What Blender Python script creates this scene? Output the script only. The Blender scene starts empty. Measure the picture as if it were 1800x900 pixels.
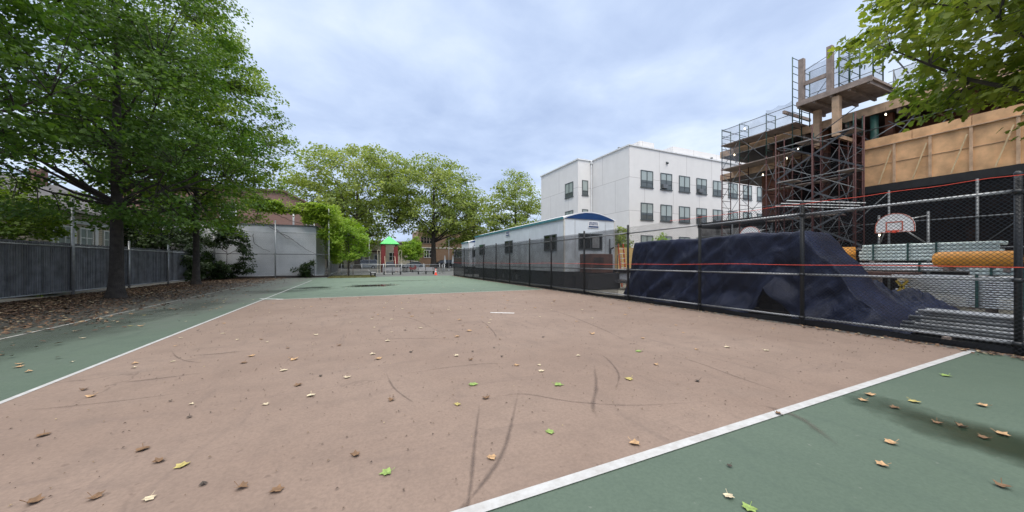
import bpy, math, random
import numpy as np
from mathutils import Vector, Matrix, noise as mn
R = math.radians
SC = bpy.context.scene
COL = SC.collection
rng = np.random.default_rng(11)
random.seed(5)
# ------------------------------------------------------------------ site survey: x across the court, y along it, camera at the origin
F, CX, HZ, EYE = 600.0, 900.0, 461.0, 1.55
CT, ST = math.cos(math.atan(.45)), math.sin(math.atan(.45))
def onx(px, X):                     # distance along the court where a bearing meets the plane x = X
    t = (px - CX) / F; return X * (CT - ST * t) / (CT * t + ST)
def ony(px, Y):
    t = (px - CX) / F; return Y * (CT * t + ST) / (CT - ST * t)
def gnd(px, py):
    d = EYE * F / (py - HZ); a = (px - CX) / F * d
    return (a * CT + d * ST, -a * ST + d * CT)

# ------------------------------------------------------------------ scene helpers
def wl(o):
    v = Vector((0, 0, 0))
    while o is not None: v = v + o.location; o = o.parent
    return v
def tag(o, label=None, cat=None, group=None, kind=None):
    if label: o['label'] = label
    if cat: o['category'] = cat
    if group: o['group'] = group
    if kind: o['kind'] = kind
    return o
def thing(name, label, cat, loc=(0, 0, 0), group=None):
    o = bpy.data.objects.new(name, None); COL.objects.link(o)
    o.location = loc; o.empty_display_size = .2
    return tag(o, label, cat, group)
def kids(o): return [c for c in COL.objects if c.parent == o]
def copy_tree(o, parent=None):
    c = o.copy(); COL.objects.link(c); c.parent = parent
    for ch in kids(o): copy_tree(ch, c)
    return c
def rot_copy(o, loc, rz=0, label=None):
    c = copy_tree(o); c.location = loc; c.rotation_euler = (0, 0, rz)
    if label: c['label'] = label
    return c

class MB:
    def __init__(s): s.v = []; s.f = []; s.m = []; s.mi = 0
    def add(s, vs, fs):
        b = len(s.v); s.v.extend([tuple(p) for p in vs])
        for f in fs: s.f.append(tuple(b + i for i in f)); s.m.append(s.mi)
        return s
    def box(s, x0, y0, z0, x1, y1, z1):
        if x1 < x0: x0, x1 = x1, x0
        if y1 < y0: y0, y1 = y1, y0
        if z1 < z0: z0, z1 = z1, z0
        return s.add([(x0,y0,z0),(x1,y0,z0),(x1,y1,z0),(x0,y1,z0),(x0,y0,z1),(x1,y0,z1),(x1,y1,z1),(x0,y1,z1)],
                     [(3,2,1,0),(4,5,6,7),(0,1,5,4),(1,2,6,5),(2,3,7,6),(3,0,4,7)])
    def tube(s, p, q, r0, r1=None, n=8, caps=True):
        r1 = r0 if r1 is None else r1
        p, q = Vector(p), Vector(q); d = q - p
        if d.length < 1e-6: return s
        d.normalize()
        u = d.cross(Vector((0, 0, 1)) if abs(d.z) < .9 else Vector((1, 0, 0))).normalized(); w = d.cross(u)
        vs = []
        for c, r in ((p, r0), (q, r1)):
            for i in range(n):
                a = 2 * math.pi * i / n; vs.append(c + (u * math.cos(a) + w * math.sin(a)) * r)
        fs = [(i, (i + 1) % n, n + (i + 1) % n, n + i) for i in range(n)]
        if caps: fs += [tuple(range(n))[::-1], tuple(range(n, 2 * n))]
        return s.add(vs, fs)
    def path(s, pts, rs, n=6):
        for i in range(len(pts) - 1): s.tube(pts[i], pts[i + 1], rs[i], rs[i + 1], n, False)
        return s
    def beam(s, p, q, a, b, up=(0, 0, 1)):
        p, q = Vector(p), Vector(q); d = (q - p).normalized(); upv = Vector(up)
        if abs(d.dot(upv)) > .95: upv = Vector((1, 0, 0))
        u = d.cross(upv).normalized(); w = u.cross(d)
        vs = [c + u * i * a / 2 + w * j * b / 2 for c in (p, q) for i, j in ((-1,-1),(1,-1),(1,1),(-1,1))]
        return s.add(vs, [(0,1,2,3),(7,6,5,4),(0,4,5,1),(1,5,6,2),(2,6,7,3),(3,7,4,0)])
    def prism(s, poly, axis, a, b):   # polygon in the other two axes, extruded from a to b
        n = len(poly)
        def P(u, w, k): return (k, u, w) if axis == 'x' else ((u, k, w) if axis == 'y' else (u, w, k))
        vs = [P(u, w, a) for u, w in poly] + [P(u, w, b) for u, w in poly]
        fs = [tuple(range(n))[::-1], tuple(range(n, 2 * n))] + [(i, (i + 1) % n, n + (i + 1) % n, n + i) for i in range(n)]
        return s.add(vs, fs)
    def lathe(s, c, prof, n=16):
        c = Vector(c); vs = []
        for r, z in prof:
            for i in range(n):
                a = 2 * math.pi * i / n; vs.append((c.x + r * math.cos(a), c.y + r * math.sin(a), c.z + z))
        fs = []
        for k in range(len(prof) - 1):
            for i in range(n): fs.append((k*n+i, k*n+(i+1)%n, (k+1)*n+(i+1)%n, (k+1)*n+i))
        return s.add(vs, fs)
    def build(s, name, mats, parent=None, smooth=False, bevel=0):
        me = bpy.data.meshes.new(name)
        off = wl(parent) if parent is not None else Vector((0, 0, 0))
        me.from_pydata([(x - off.x, y - off.y, z - off.z) for x, y, z in s.v], [], s.f)
        for m in (mats if isinstance(mats, (list, tuple)) else [mats]): me.materials.append(m)
        if isinstance(mats, (list, tuple)): me.polygons.foreach_set('material_index', s.m)
        if smooth: me.polygons.foreach_set('use_smooth', [True] * len(s.f))
        me.update()
        import bmesh
        if len(s.f) < 20000:
            bm = bmesh.new(); bm.from_mesh(me); bmesh.ops.recalc_face_normals(bm, faces=bm.faces); bm.to_mesh(me); bm.free()
        o = bpy.data.objects.new(name, me); COL.objects.link(o); o.parent = parent
        if bevel:
            b = o.modifiers.new('edge', 'BEVEL'); b.width = bevel; b.segments = 2; b.limit_method = 'ANGLE'
        return o

def raw_mesh(name, V, Fa, k, mats, parent=None, smooth=False):
    """numpy mesh: V (n,3), Fa (m,k)"""
    me = bpy.data.meshes.new(name)
    off = np.array(wl(parent)) if parent is not None else 0
    V = V - off
    me.vertices.add(len(V)); me.vertices.foreach_set('co', V.astype(np.float32).ravel())
    m = len(Fa); me.loops.add(m * k); me.loops.foreach_set('vertex_index', Fa.astype(np.int32).ravel())
    me.polygons.add(m); me.polygons.foreach_set('loop_start', np.arange(m, dtype=np.int32) * k)
    me.polygons.foreach_set('loop_total', np.full(m, k, dtype=np.int32))
    if smooth: me.polygons.foreach_set('use_smooth', np.ones(m, dtype=bool))
    me.update(calc_edges=True); me.validate()
    me.materials.append(mats)
    o = bpy.data.objects.new(name, me); COL.objects.link(o); o.parent = parent
    return o

# ------------------------------------------------------------------ materials
class NT:
    def __init__(s, name):
        s.m = bpy.data.materials.new(name); s.m.use_nodes = True; s.t = s.m.node_tree; s.n = s.t.nodes; s.n.clear()
        s.out = s.n.new('ShaderNodeOutputMaterial')
    def new(s, typ, ins=None, **kw):
        nd = s.n.new(typ)
        for k, v in kw.items(): setattr(nd, k, v)
        for k, v in (ins or {}).items():
            if isinstance(v, bpy.types.NodeSocket): s.t.links.new(v, nd.inputs[k])
            else: nd.inputs[k].default_value = v
        return nd
    def link(s, a, b): s.t.links.new(a, b)
    def pos(s): return s.new('ShaderNodeTexCoord').outputs['Object']
    def wpos(s): return s.new('ShaderNodeNewGeometry').outputs['Position']
    def noise(s, scale, detail=4, vec=None, rough=.55, dist=0):
        return s.new('ShaderNodeTexNoise', {'Vector': vec if vec is not None else s.pos(), 'Scale': scale, 'Detail': detail, 'Roughness': rough, 'Distortion': dist}).outputs['Fac']
    def ramp(s, fac, stops):
        r = s.new('ShaderNodeValToRGB', {'Fac': fac}); e = r.color_ramp.elements
        while len(e) < len(stops): e.new(.5)
        for el, (p, c) in zip(e, stops): el.position = p; el.color = (c if len(c) == 4 else (*c, 1)) if hasattr(c, '__len__') else (c, c, c, 1)
        return r.outputs['Color']
    def mix(s, fac, a, b, mode='MIX'):
        n = s.new('ShaderNodeMix', data_type='RGBA', blend_type=mode)
        for i, v in ((0, fac), (6, a), (7, b)):
            if isinstance(v, bpy.types.NodeSocket): s.link(v, n.inputs[i])
            else: n.inputs[i].default_value = v if i == 0 or len(v) == 4 else (*v, 1)
        return n.outputs[2]
    def math(s, op, a, b=0.0, clamp=False):
        n = s.new('ShaderNodeMath', operation=op, use_clamp=clamp)
        for i, v in ((0, a), (1, b)):
            if isinstance(v, bpy.types.NodeSocket): s.link(v, n.inputs[i])
            else: n.inputs[i].default_value = v
        return n.outputs[0]
    def scalevec(s, v, sc):
        return s.new('ShaderNodeMapping', {'Vector': v, 'Scale': sc}).outputs['Vector']
    def bump(s, h, strength=.3, dist=.02):
        return s.new('ShaderNodeBump', {'Height': h, 'Strength': strength, 'Distance': dist}).outputs['Normal']
    def principled(s, color, rough=.6, normal=None, **ins):
        d = {'Base Color': color if isinstance(color, bpy.types.NodeSocket) else (*color, 1) if len(color) == 3 else color, 'Roughness': rough}
        if normal is not None: d['Normal'] = normal
        d.update(ins)
        p = s.new('ShaderNodeBsdfPrincipled', d); s.link(p.outputs[0], s.out.inputs[0]); return p
def dull(c, k): return tuple(x * k for x in c)
def M(name, c, rough=.6, scale=6., var=.25, bump=.15, metallic=0., spec=.5, dirt=0., dist=.01):
    """a painted / raw surface: two sizes of mottling, slight roughness change and grain"""
    t = NT(name); p = t.pos()
    a = t.noise(scale, 5, p); b = t.noise(scale * 7, 3, p)
    col = t.mix(t.ramp(a, [(.3, 0.), (.7, 1.)]), dull(c, 1 - var), dull(c, 1 + var * .6))
    if dirt: col = t.mix(t.math('MULTIPLY', t.ramp(t.noise(scale * .6, 6, t.scalevec(p, (1, 1, .25))), [(.48, 0.), (.75, 1.)]), dirt), col, dull((.09, .08, .07), 1))
    rg = t.new('ShaderNodeMapRange', {'Value': b, 'To Min': max(.05, rough - .1), 'To Max': min(1, rough + .12)}).outputs[0]
    t.principled(col, rg, t.bump(b, bump, dist), Metallic=metallic, **{'Specular IOR Level': spec})
    return t.m

def leaf_mat(name, c, c2, trans=.35, scale=.6):
    t = NT(name); g = t.new('ShaderNodeNewGeometry')
    base = t.mix(g.outputs['Random Per Island'], c, c2)
    patch = t.noise(scale, 3, t.pos())
    base = t.mix(t.ramp(patch, [(.35, 0.), (.65, 1.)]), base, t.mix(.5, base, (c2[0]*1.5, c2[1]*1.25, c2[2]*.9)))
    d = t.new('ShaderNodeBsdfPrincipled', {'Base Color': base, 'Roughness': .5, 'Specular IOR Level': .35})
    tr = t.new('ShaderNodeBsdfTranslucent', {'Color': t.mix(1., base, (1.25, 1.3, .6), 'MULTIPLY')})
    mx = t.new('ShaderNodeMixShader', {0: trans, 1: d.outputs[0], 2: tr.outputs[0]})
    t.link(mx.outputs[0], t.out.inputs[0]); return t.m

def brick_mat(name, c1, c2, mort, sx, w, h, ms=.012, dirt=1., rough=.8):
    t = NT(name); p = t.pos(); s = t.new('ShaderNodeSeparateXYZ', {0: p}).outputs
    along = t.math('ADD', s['X'], s['Y'])
    v = t.new('ShaderNodeCombineXYZ', {0: along, 1: s['Z'], 2: 0.}).outputs[0]
    b = t.new('ShaderNodeTexBrick', {'Vector': v, 'Color1': (*c1, 1), 'Color2': (*c2, 1), 'Mortar': (*mort, 1), 'Scale': 1., 'Mortar Size': ms, 'Brick Width': w, 'Row Height': h, 'Bias': 0.})
    n = t.noise(1.3, 5, p)
    streak = t.noise(.9, 6, t.scalevec(p, (1, 1, .12)))
    col = t.mix(t.ramp(n, [(.3, 0.), (.75, .35 * dirt)]), b.outputs['Color'], dull(c1, .6))
    col = t.mix(t.ramp(streak, [(.52, 0.), (.8, .3 * dirt)]), col, dull(c1, .45))
    t.principled(col, rough, t.bump(t.math('SUBTRACT', 1., b.outputs['Fac']), .35, .01), **{'Specular IOR Level': .25})
    return t.m

m = {}
m['galv'] = M('galvanised_steel', (.5, .51, .52), .42, 8, .2, .1, .55, dirt=.25)
m['galv_dark'] = M('weathered_pipe', (.17, .18, .19), .5, 8, .25, .1, .4)
m['silver'] = M('bright_tube', (.74, .75, .76), .36, 9, .2, .05, .5)
m['blackpaint'] = M('black_coated_steel', (.018, .02, .022), .42, 8, .3, .05)
m['wire'] = M('black_vinyl_wire', (.026, .028, .032), .55, 20, .2, 0, spec=.35)
m['wire_galv'] = M('galvanised_wire', (.2, .21, .22), .5, 20, .2, 0, .4)
m['black'] = M('black_plastic', (.014, .014, .016), .6, 5, .4, .2)
m['slat'] = M('grey_fence_slats', (.16, .165, .178), .55, 2.5, .45, .15, dirt=.45)
m['bark'] = M('dark_bark', (.055, .046, .04), .9, 5, .5, 1., dist=.03)
m['bark_pale'] = M('mottled_bark', (.075, .066, .055), .9, 3, .5, .8, dist=.03)
m['stone_white'] = None
m['winframe'] = M('dark_window_frame', (.07, .085, .09), .45, 5, .2, .05)
m['white'] = M('white_paint', (.74, .75, .76), .5, 3, .1, .06, dirt=.1)
m['offwhite'] = M('offwhite_trim', (.62, .61, .57), .6, 3, .12, .1, dirt=.15)
m['trailer'] = M('pale_trailer_siding', (.64, .69, .74), .45, 1.5, .08, .03, dirt=.12)
m['teal'] = M('teal_trim', (.05, .2, .24), .45, 5, .15, .05)
m['blue'] = M('blue_fascia', (.008, .045, .15), .4, 3, .15, .03)
m['navyink'] = M('navy_lettering', (.03, .06, .16), .5, 5, .1, 0)
m['tarp'] = None
m['orange'] = M('orange_plastic', (.88, .36, .045), .45, 4, .15, .08)
m['ladder'] = M('orange_fibreglass', (.5, .09, .03), .5, 5, .15, .05)
m['string'] = M('orange_line', (.75, .08, .045), .6, 9, .1, 0)
m['ply'] = M('plywood', (.74, .44, .23), .75, 1.7, .3, .1, dirt=.18)
m['timber'] = M('timber', (.56, .38, .25), .8, 3, .3, .2, dirt=.2)
m['timber_grey'] = M('weathered_timber', (.29, .23, .2), .85, 3, .3, .2)
m['timber_pale'] = M('pale_timber', (.62, .47, .28), .75, 4, .2, .1)
m['rust'] = M('rust_red_steel', (.2, .078, .045), .75, 3, .5, .15)
m['rustred'] = M('red_oxide_tube', (.075, .022, .02), .6, 6, .35, .1)
m['scafgreen'] = M('green_scaffold_tube', (.03, .075, .06), .5, 6, .3, .05)
m['dgreen'] = M('dark_green_column', (.03, .09, .075), .5, 6, .2, .05)
m['concrete'] = M('raw_concrete', (.3, .28, .26), .85, 2, .25, .2, dirt=.2)
m['darkconcrete'] = M('dark_concrete', (.1, .085, .08), .85, 2, .35, .2)  # darker concrete tone for slabs, kick board and blocks
m['paletube'] = M('pale_green_tube', (.78, .86, .81), .4, 6, .15, .05, .1)
m['maroon'] = M('maroon_plastic', (.17, .022, .02), .45, 5, .2, .05)
m['greenroof'] = M('bright_green_roof', (.1, .62, .16), .4, 3, .08, .03)
m['bench'] = M('weathered_bench_slats', (.3, .3, .31), .7, 5, .2, .1)
m['stairsteel'] = M('dark_stair_steel', (.07, .075, .085), .6, 5, .3, .1)
m['greysteel'] = M('grey_steel', (.16, .17, .19), .5, 5, .2, .05)
m['cream'] = M('cream_tube', (.62, .55, .4), .45, 5, .1, .03)
m['cone'] = M('orange_cone', (.8, .07, .03), .5, 5, .1, .03)
m['carwhite'] = M('silver_car_paint', (.5, .52, .55), .25, 2, .06, 0)
m['carblack'] = M('black_car_paint', (.012, .013, .016), .2, 2, .1, 0)
m['cargrey'] = M('grey_car_paint', (.33, .35, .37), .25, 2, .1, 0)
m['glass_dark'] = M('dark_glass', (.012, .015, .018), .06, 2, .1, 0, spec=.8)
m['rubber'] = M('rubber', (.016, .016, .016), .8, 9, .2, .1)
m['chrome'] = M('brushed_metal', (.5, .5, .52), .25, 6, .1, 0, .9)
m['hoop'] = M('faded_orange_paint', (.55, .15, .1), .5, 5, .2, .05)
m['redlens'] = M('red_lens', (.4, .015, .015), .25, 6, .1, 0)
m['clearlens'] = M('clear_lens', (.7, .72, .75), .15, 6, .1, 0)
m['roofdark'] = M('dark_shingle', (.115, .11, .115), .9, 6, .35, .4, dist=.02)
m['roofbrown'] = M('brown_shingle', (.17, .105, .085), .9, 6, .35, .4, dist=.02)
m['greywall'] = None
m['bluetable'] = M('blue_sheet', (.1, .18, .42), .6, 4, .2, .1)
m['redbox'] = M('red_plastic', (.5, .05, .03), .45, 5, .15, .05)
m['yellow'] = M('yellow_paint', (.5, .33, .04), .55, 5, .2, .05)
m['brownbox'] = M('brown_painted_steel', (.13, .06, .045), .6, 3, .35, .1)
m['plywood_yellow'] = M('yellow_plywood', (.58, .4, .16), .75, 2, .2, .1)
m['brick'] = brick_mat('red_brick', (.24, .115, .085), (.19, .085, .065), (.26, .22, .2), 1, .22, .075)
m['brick2'] = brick_mat('brown_brick', (.27, .16, .1), (.22, .12, .08), (.25, .21, .17), 1, .22, .075)
m['siding'] = brick_mat('cream_siding', (.56, .5, .4), (.54, .48, .38), (.3, .26, .2), 1, 30, .14, .018)
m['stucco'] = brick_mat('beige_stucco', (.62, .57, .48), (.60, .55, .46), (.5, .46, .39), 1, 30, 2.8, .02)
m['greywall'] = brick_mat('grey_block_wall', (.66, .67, .69), (.64, .65, .67), (.6, .61, .63), 1, .45, .22, .012)
m['panel'] = brick_mat('white_precast', (.74, .725, .71), (.71, .70, .69), (.5, .48, .47), 1, 4.3, 3.52, .03, dirt=.4)

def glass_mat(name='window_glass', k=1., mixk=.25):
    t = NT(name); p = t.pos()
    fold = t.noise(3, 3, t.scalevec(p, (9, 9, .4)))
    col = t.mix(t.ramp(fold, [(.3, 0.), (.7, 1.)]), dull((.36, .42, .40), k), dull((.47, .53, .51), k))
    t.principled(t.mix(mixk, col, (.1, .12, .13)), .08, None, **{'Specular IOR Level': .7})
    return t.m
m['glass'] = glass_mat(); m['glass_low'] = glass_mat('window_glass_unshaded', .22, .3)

def tarp_mat():
    t = NT('navy_tarpaulin'); p = t.pos()
    a = t.noise(1.6, 6, p); b = t.noise(22, 4, p)
    col = t.mix(t.ramp(a, [(.35, 0.), (.7, 1.)]), (.005, .009, .028), (.011, .019, .056))
    t.principled(col, t.new('ShaderNodeMapRange', {'Value': a, 'To Min': .46, 'To Max': .64}).outputs[0], t.bump(t.math('ADD', t.math('MULTIPLY', b, .3), t.noise(3.2, 6, t.scalevec(p, (1, 1.3, .6)), .6, 1.5)), .6, .08), **{'Specular IOR Level': .32})
    return t.m
m['tarp'] = tarp_mat()

def net_mat(name, c, alpha):
    t = NT(name); p = t.pos()
    d = t.new('ShaderNodeBsdfDiffuse', {'Color': (*c, 1)}); tr = t.new('ShaderNodeBsdfTransparent')
    fac = t.new('ShaderNodeMapRange', {'Value': t.noise(1.5, 3, p), 'From Min': .3, 'From Max': .7, 'To Min': alpha - .1, 'To Max': alpha + .1}).outputs[0]
    t.link(t.new('ShaderNodeMixShader', {0: fac, 1: tr.outputs[0], 2: d.outputs[0]}).outputs[0], t.out.inputs[0]); return t.m
m['net'] = net_mat('grey_debris_net', (.22, .24, .28), .3)
m['net_black'] = net_mat('black_debris_net', (.012, .013, .015), .86)
m['net_dark'] = net_mat('dark_guard_net', (.03, .028, .03), .55)
m['screen'] = net_mat('black_windscreen', (.085, .088, .095), .52)

def emit(name, c, s):
    t = NT(name); e = t.new('ShaderNodeEmission', {'Color': (*c, 1), 'Strength': s}); t.link(e.outputs[0], t.out.inputs[0]); return t.m
m['bulb'] = emit('lit_bulb', (1, .85, .6), 6)

# ground surfaces
def court_brown():
    t = NT('brown_court_paint'); p = t.wpos()
    big = t.noise(.35, 5, p); mid = t.noise(2.2, 6, p, .65); fine = t.noise(60, 3, p); speck = t.noise(14, 2, p, .5)
    col = t.mix(t.ramp(big, [(.3, 0.), (.7, 1.)]), (.205, .147, .117), (.255, .19, .154))
    col = t.mix(t.ramp(mid, [(.45, 0.), (.8, .5)]), col, (.15, .112, .093))
    scuff = t.noise(.8, 7, t.scalevec(p, (3, .5, 1)), .7, 1.2)
    col = t.mix(t.ramp(scuff, [(.56, 0.), (.74, .4)]), col, (.115, .09, .08))
    col = t.mix(t.ramp(speck, [(.68, 0.), (.74, .55)]), col, (.12, .085, .07))
    col = t.mix(t.ramp(t.noise(.55, 3, p), [(.62, 0.), (.8, .25)]), col, (.27, .215, .18))
    grain = t.noise(38, 4, p, .75); col = t.mix(t.ramp(grain, [(.35, .32), (.62, 0.)]), col, (.1, .075, .063))
    patch = t.new('ShaderNodeTexVoronoi', {'Vector': t.scalevec(p, (.35, .22, 1)), 'Scale': 1., 'Randomness': 1.}, feature='DISTANCE_TO_EDGE').outputs['Distance']
    crack = t.new('ShaderNodeTexVoronoi', {'Vector': t.new('ShaderNodeVectorMath', {0: p, 1: t.new('ShaderNodeTexNoise', {'Vector': p, 'Scale': 1.6, 'Detail': 4.}).outputs['Color']}, operation='ADD').outputs[0], 'Scale': .34}, feature='DISTANCE_TO_EDGE').outputs['Distance']
    col = t.mix(t.math('MULTIPLY', t.ramp(crack, [(.0, 1.), (.006, 0.)]), t.ramp(t.noise(.4, 3, p), [(.5, 0.), (.62, .55)])), col, (.07, .052, .046))
    smear = t.noise(1.1, 7, t.scalevec(p, (.45, 2.6, 1)), .72, .8); col = t.mix(t.ramp(smear, [(.55, 0.), (.72, .38)]), col, (.135, .102, .09))
    t.principled(col, .82, t.bump(t.math('ADD', fine, grain), .3, .006), **{'Specular IOR Level': .3}); return t.m
def court_green():
    t = NT('green_court_paint'); p = t.wpos(); s = t.new('ShaderNodeSeparateXYZ', {0: p}).outputs
    big = t.noise(.3, 5, p); mid = t.noise(1.6, 6, p, .65); fine = t.noise(60, 3, p); speck = t.noise(11, 2, p)
    col = t.mix(t.ramp(big, [(.3, 0.), (.7, 1.)]), (.074, .107, .08), (.097, .134, .101))
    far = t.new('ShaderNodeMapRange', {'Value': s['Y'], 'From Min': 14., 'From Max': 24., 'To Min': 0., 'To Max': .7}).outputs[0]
    col = t.mix(far, col, (.17, .235, .175))                              # blends to a paler green beyond the brown court
    lft = t.new('ShaderNodeMapRange', {'Value': t.math('ADD', s['X'], t.math('MULTIPLY', t.noise(.5, 5, p), 3.)), 'From Min': -1.9, 'From Max': -3.0, 'To Min': 0., 'To Max': 1.}).outputs[0]
    fy = t.new('ShaderNodeMapRange', {'Value': s['Y'], 'From Min': 9., 'From Max': 17., 'To Min': .12, 'To Max': 1.}).outputs[0]
    wear = t.math('MULTIPLY', t.math('MULTIPLY', lft, fy), t.ramp(mid, [(.25, .45), (.6, 1.)]))
    col = t.mix(wear, col, t.mix(mid, (.085, .088, .08), (.18, .18, .165)))
    soil = t.new('ShaderNodeMapRange', {'Value': t.math('ADD', s['X'], t.math('MULTIPLY', t.noise(1.1, 6, p), 2.4)), 'From Min': -4.6, 'From Max': -6.2, 'To Min': 0., 'To Max': .85}).outputs[0]
    col = t.mix(soil, col, t.mix(t.noise(6, 5, p), (.05, .042, .036), (.12, .098, .082)))
    wl_ = t.new('ShaderNodeMapRange', {'Value': t.math('ADD', s['Y'], t.math('MULTIPLY', s['X'], .55)), 'From Min': 8., 'From Max': 24., 'To Min': 0., 'To Max': .35}).outputs[0]
    col = t.mix(t.ramp(mid, [(.5, 0.), (.8, .35)]), col, (.06, .09, .075))
    col = t.mix(t.ramp(speck, [(.7, 0.), (.76, .5)]), col, (.2, .22, .19))
    grain = t.noise(34, 4, p, .75); col = t.mix(t.ramp(grain, [(.35, .3), (.62, 0.)]), col, (.035, .055, .042))
    smear = t.noise(.9, 7, t.scalevec(p, (2.2, .5, 1)), .72, 1.); col = t.mix(t.ramp(smear, [(.54, 0.), (.72, .4)]), col, (.05, .075, .062))
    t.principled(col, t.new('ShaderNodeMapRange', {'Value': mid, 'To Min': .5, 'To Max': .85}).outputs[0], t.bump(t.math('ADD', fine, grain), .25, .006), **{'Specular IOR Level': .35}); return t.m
def asphalt(name, c1, c2, sc=1.):
    t = NT(name); p = t.wpos()
    col = t.mix(t.ramp(t.noise(.5 * sc, 6, p), [(.3, 0.), (.7, 1.)]), c1, c2)
    col = t.mix(t.ramp(t.noise(30, 3, p), [(.5, 0.), (.75, .4)]), col, dull(c1, .6))
    t.principled(col, .85, t.bump(t.noise(70, 3, p), .35, .01), **{'Specular IOR Level': .3}); return t.m
def line_mat(name, c, worn):
    t = NT(name); p = t.wpos()
    w = t.ramp(t.noise(9, 5, p, .7), [(.5 - worn * .2, 0.), (.78 - worn * .1, .3 + worn * .4)])
    t.principled(t.mix(w, c, (.22, .2, .18)), .7, t.bump(t.noise(60, 2, p), .2, .005)); return t.m
def mark_mat(name, c, dens, scale=3., rough=.8, spec=.3):
    t = NT(name); p = t.wpos(); u = t.new('ShaderNodeAttribute', attribute_name='edge').outputs['Fac']
    n = t.noise(scale, 6, p, .7)
    fac = t.math('MULTIPLY', t.math('MULTIPLY', t.new('ShaderNodeMapRange', {'Value': t.math('ADD', u, t.math('MULTIPLY', t.math('SUBTRACT', n, .5), 1.1)), 'From Min': .1, 'From Max': .75}).outputs[0], dens), 1., True)
    b = t.new('ShaderNodeBsdfPrincipled', {'Base Color': (*c, 1), 'Roughness': rough, 'Specular IOR Level': spec}); tr = t.new('ShaderNodeBsdfTransparent')
    t.link(t.new('ShaderNodeMixShader', {0: fac, 1: tr.outputs[0], 2: b.outputs[0]}).outputs[0], t.out.inputs[0]); return t.m
# ================================================================== THE GROUND
def sheet(name, x0, y0, x1, y1, z, mat, label=None):
    o = MB().add([(x0,y0,z),(x1,y0,z),(x1,y1,z),(x0,y1,z)], [(0,1,2,3)]).build(name, mat)
    return tag(o, label, kind='structure')
sheet('ground', -400, -120, 500, 700, 0, asphalt('yard_asphalt', (.115, .115, .11), (.165, .165, .155)))
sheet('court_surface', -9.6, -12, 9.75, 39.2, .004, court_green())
sheet('soil_strip', -12.5, -12, -9.3, 41, .008, asphalt('damp_soil', (.045, .035, .028), (.075, .06, .048)))
tag(MB().add([(-3.55, 1.985, .008), (9.72, 2.13, .008), (9.72, 16.9, .008), (-3.55, 16.9, .008)], [(0, 1, 2, 3)]).build('brown_court', court_brown()), kind='structure')
sheet('playground_asphalt', -2.6, 39.3, 24, 64.5, .004, asphalt('play_asphalt', (.095, .1, .1), (.14, .145, .142)))
sheet('site_ground', 10.1, -12, 60, 32, .004, asphalt('site_concrete', (.17, .165, .14), (.25, .235, .2), .6))
sheet('road', -150, 69.9, 200, 79.6, .25, asphalt('road_asphalt', (.06, .06, .062), (.085, .085, .085)))
tag(MB().box(-150, 64.8, 0, 200, 69.7, .36).box(-150, 79.8, 0, 200, 85.4, .36).build('pavement', asphalt('pavement_concrete', (.27, .265, .25), (.34, .33, .31))), kind='structure')
tag(MB().box(-150, 69.7, 0, 200, 69.95, .39).box(-150, 79.55, 0, 200, 79.8, .39).build('kerb', m['concrete']), kind='structure')
lw = line_mat('white_line_paint', (.45, .455, .46), .6); lo = line_mat('worn_line_paint', (.5, .5, .47), 1.)
L = MB(); z = .012
def ln(b, p, q, w): 
    p, q = Vector((*p, z)), Vector((*q, z)); n = (q - p).cross(Vector((0, 0, 1))).normalized() * w / 2
    b.add([p - n, p + n, q + n, q - n], [(0, 1, 2, 3)])
ln(L, (-3.56, -6), (-3.62, 33.6), .066); ln(L, (-3.55, 1.985), (9.72, 2.13), .09)
tag(L.build('court_line', lw), kind='structure')
L = MB(); ln(L, (-3.1, 16.9), (9.7, 16.9), .06); tag(L.build('court_line', line_mat('faded_line_paint', (.62, .62, .6), .6)), kind='structure')
L = MB(); ln(L, (-6.45, 4), (-6.85, 32.5), .06); tag(L.build('court_line', lo), kind='structure')
L = MB(); z = .0125; ln(L, gnd(862, 550), gnd(904, 551), .1); ln(L, gnd(457, 525.6), gnd(498, 526.4), .12); tag(L.build('court_line', line_mat('fresh_line_paint', (.72, .72, .72), .2)), kind='structure')

def blob(name, cx, cy, rx, ry, ang, z, mat, seed, rag=.35, n=48):
    """an irregular flat patch; 'edge' runs from 1 in the middle to 0 at the rim"""
    V, E, Fs = [(cx, cy, z)], [1.], []
    rings = [.35, .6, .8, .92, 1.]
    for k, rr in enumerate(rings):
        for i in range(n):
            a = 2 * math.pi * i / n
            q = rr * (1 + rag * mn.noise((math.cos(a) * 1.7 + seed, math.sin(a) * 1.7, seed * .37)) + rag * .5 * mn.noise((math.cos(a) * 5 + seed, math.sin(a) * 5, 3.)))
            u, w = q * rx * math.cos(a), q * ry * math.sin(a)
            V.append((cx + u * math.cos(ang) - w * math.sin(ang), cy + u * math.sin(ang) + w * math.cos(ang), z)); E.append(1 - rr)
    for i in range(n): Fs.append((0, 1 + i, 1 + (i + 1) % n))
    for k in range(len(rings) - 1):
        for i in range(n): Fs.append((1 + k*n + i, 1 + (k+1)*n + i, 1 + (k+1)*n + (i+1) % n, 1 + k*n + (i+1) % n))
    o = MB().add(V, Fs).build(name, mat)
    a = o.data.attributes.new('edge', 'FLOAT', 'POINT'); a.data.foreach_set('value', E)
    return tag(o, kind='structure')
wet = mark_mat('wet_paint', (.02, .036, .022), .8, 1.3, .22, .5)
water = mark_mat('standing_water', (.012, .014, .012), 1., .8, .04, .6)
damp = mark_mat('damp_stain', (.055, .065, .055), .4, 1.2, .6, .35)
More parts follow.
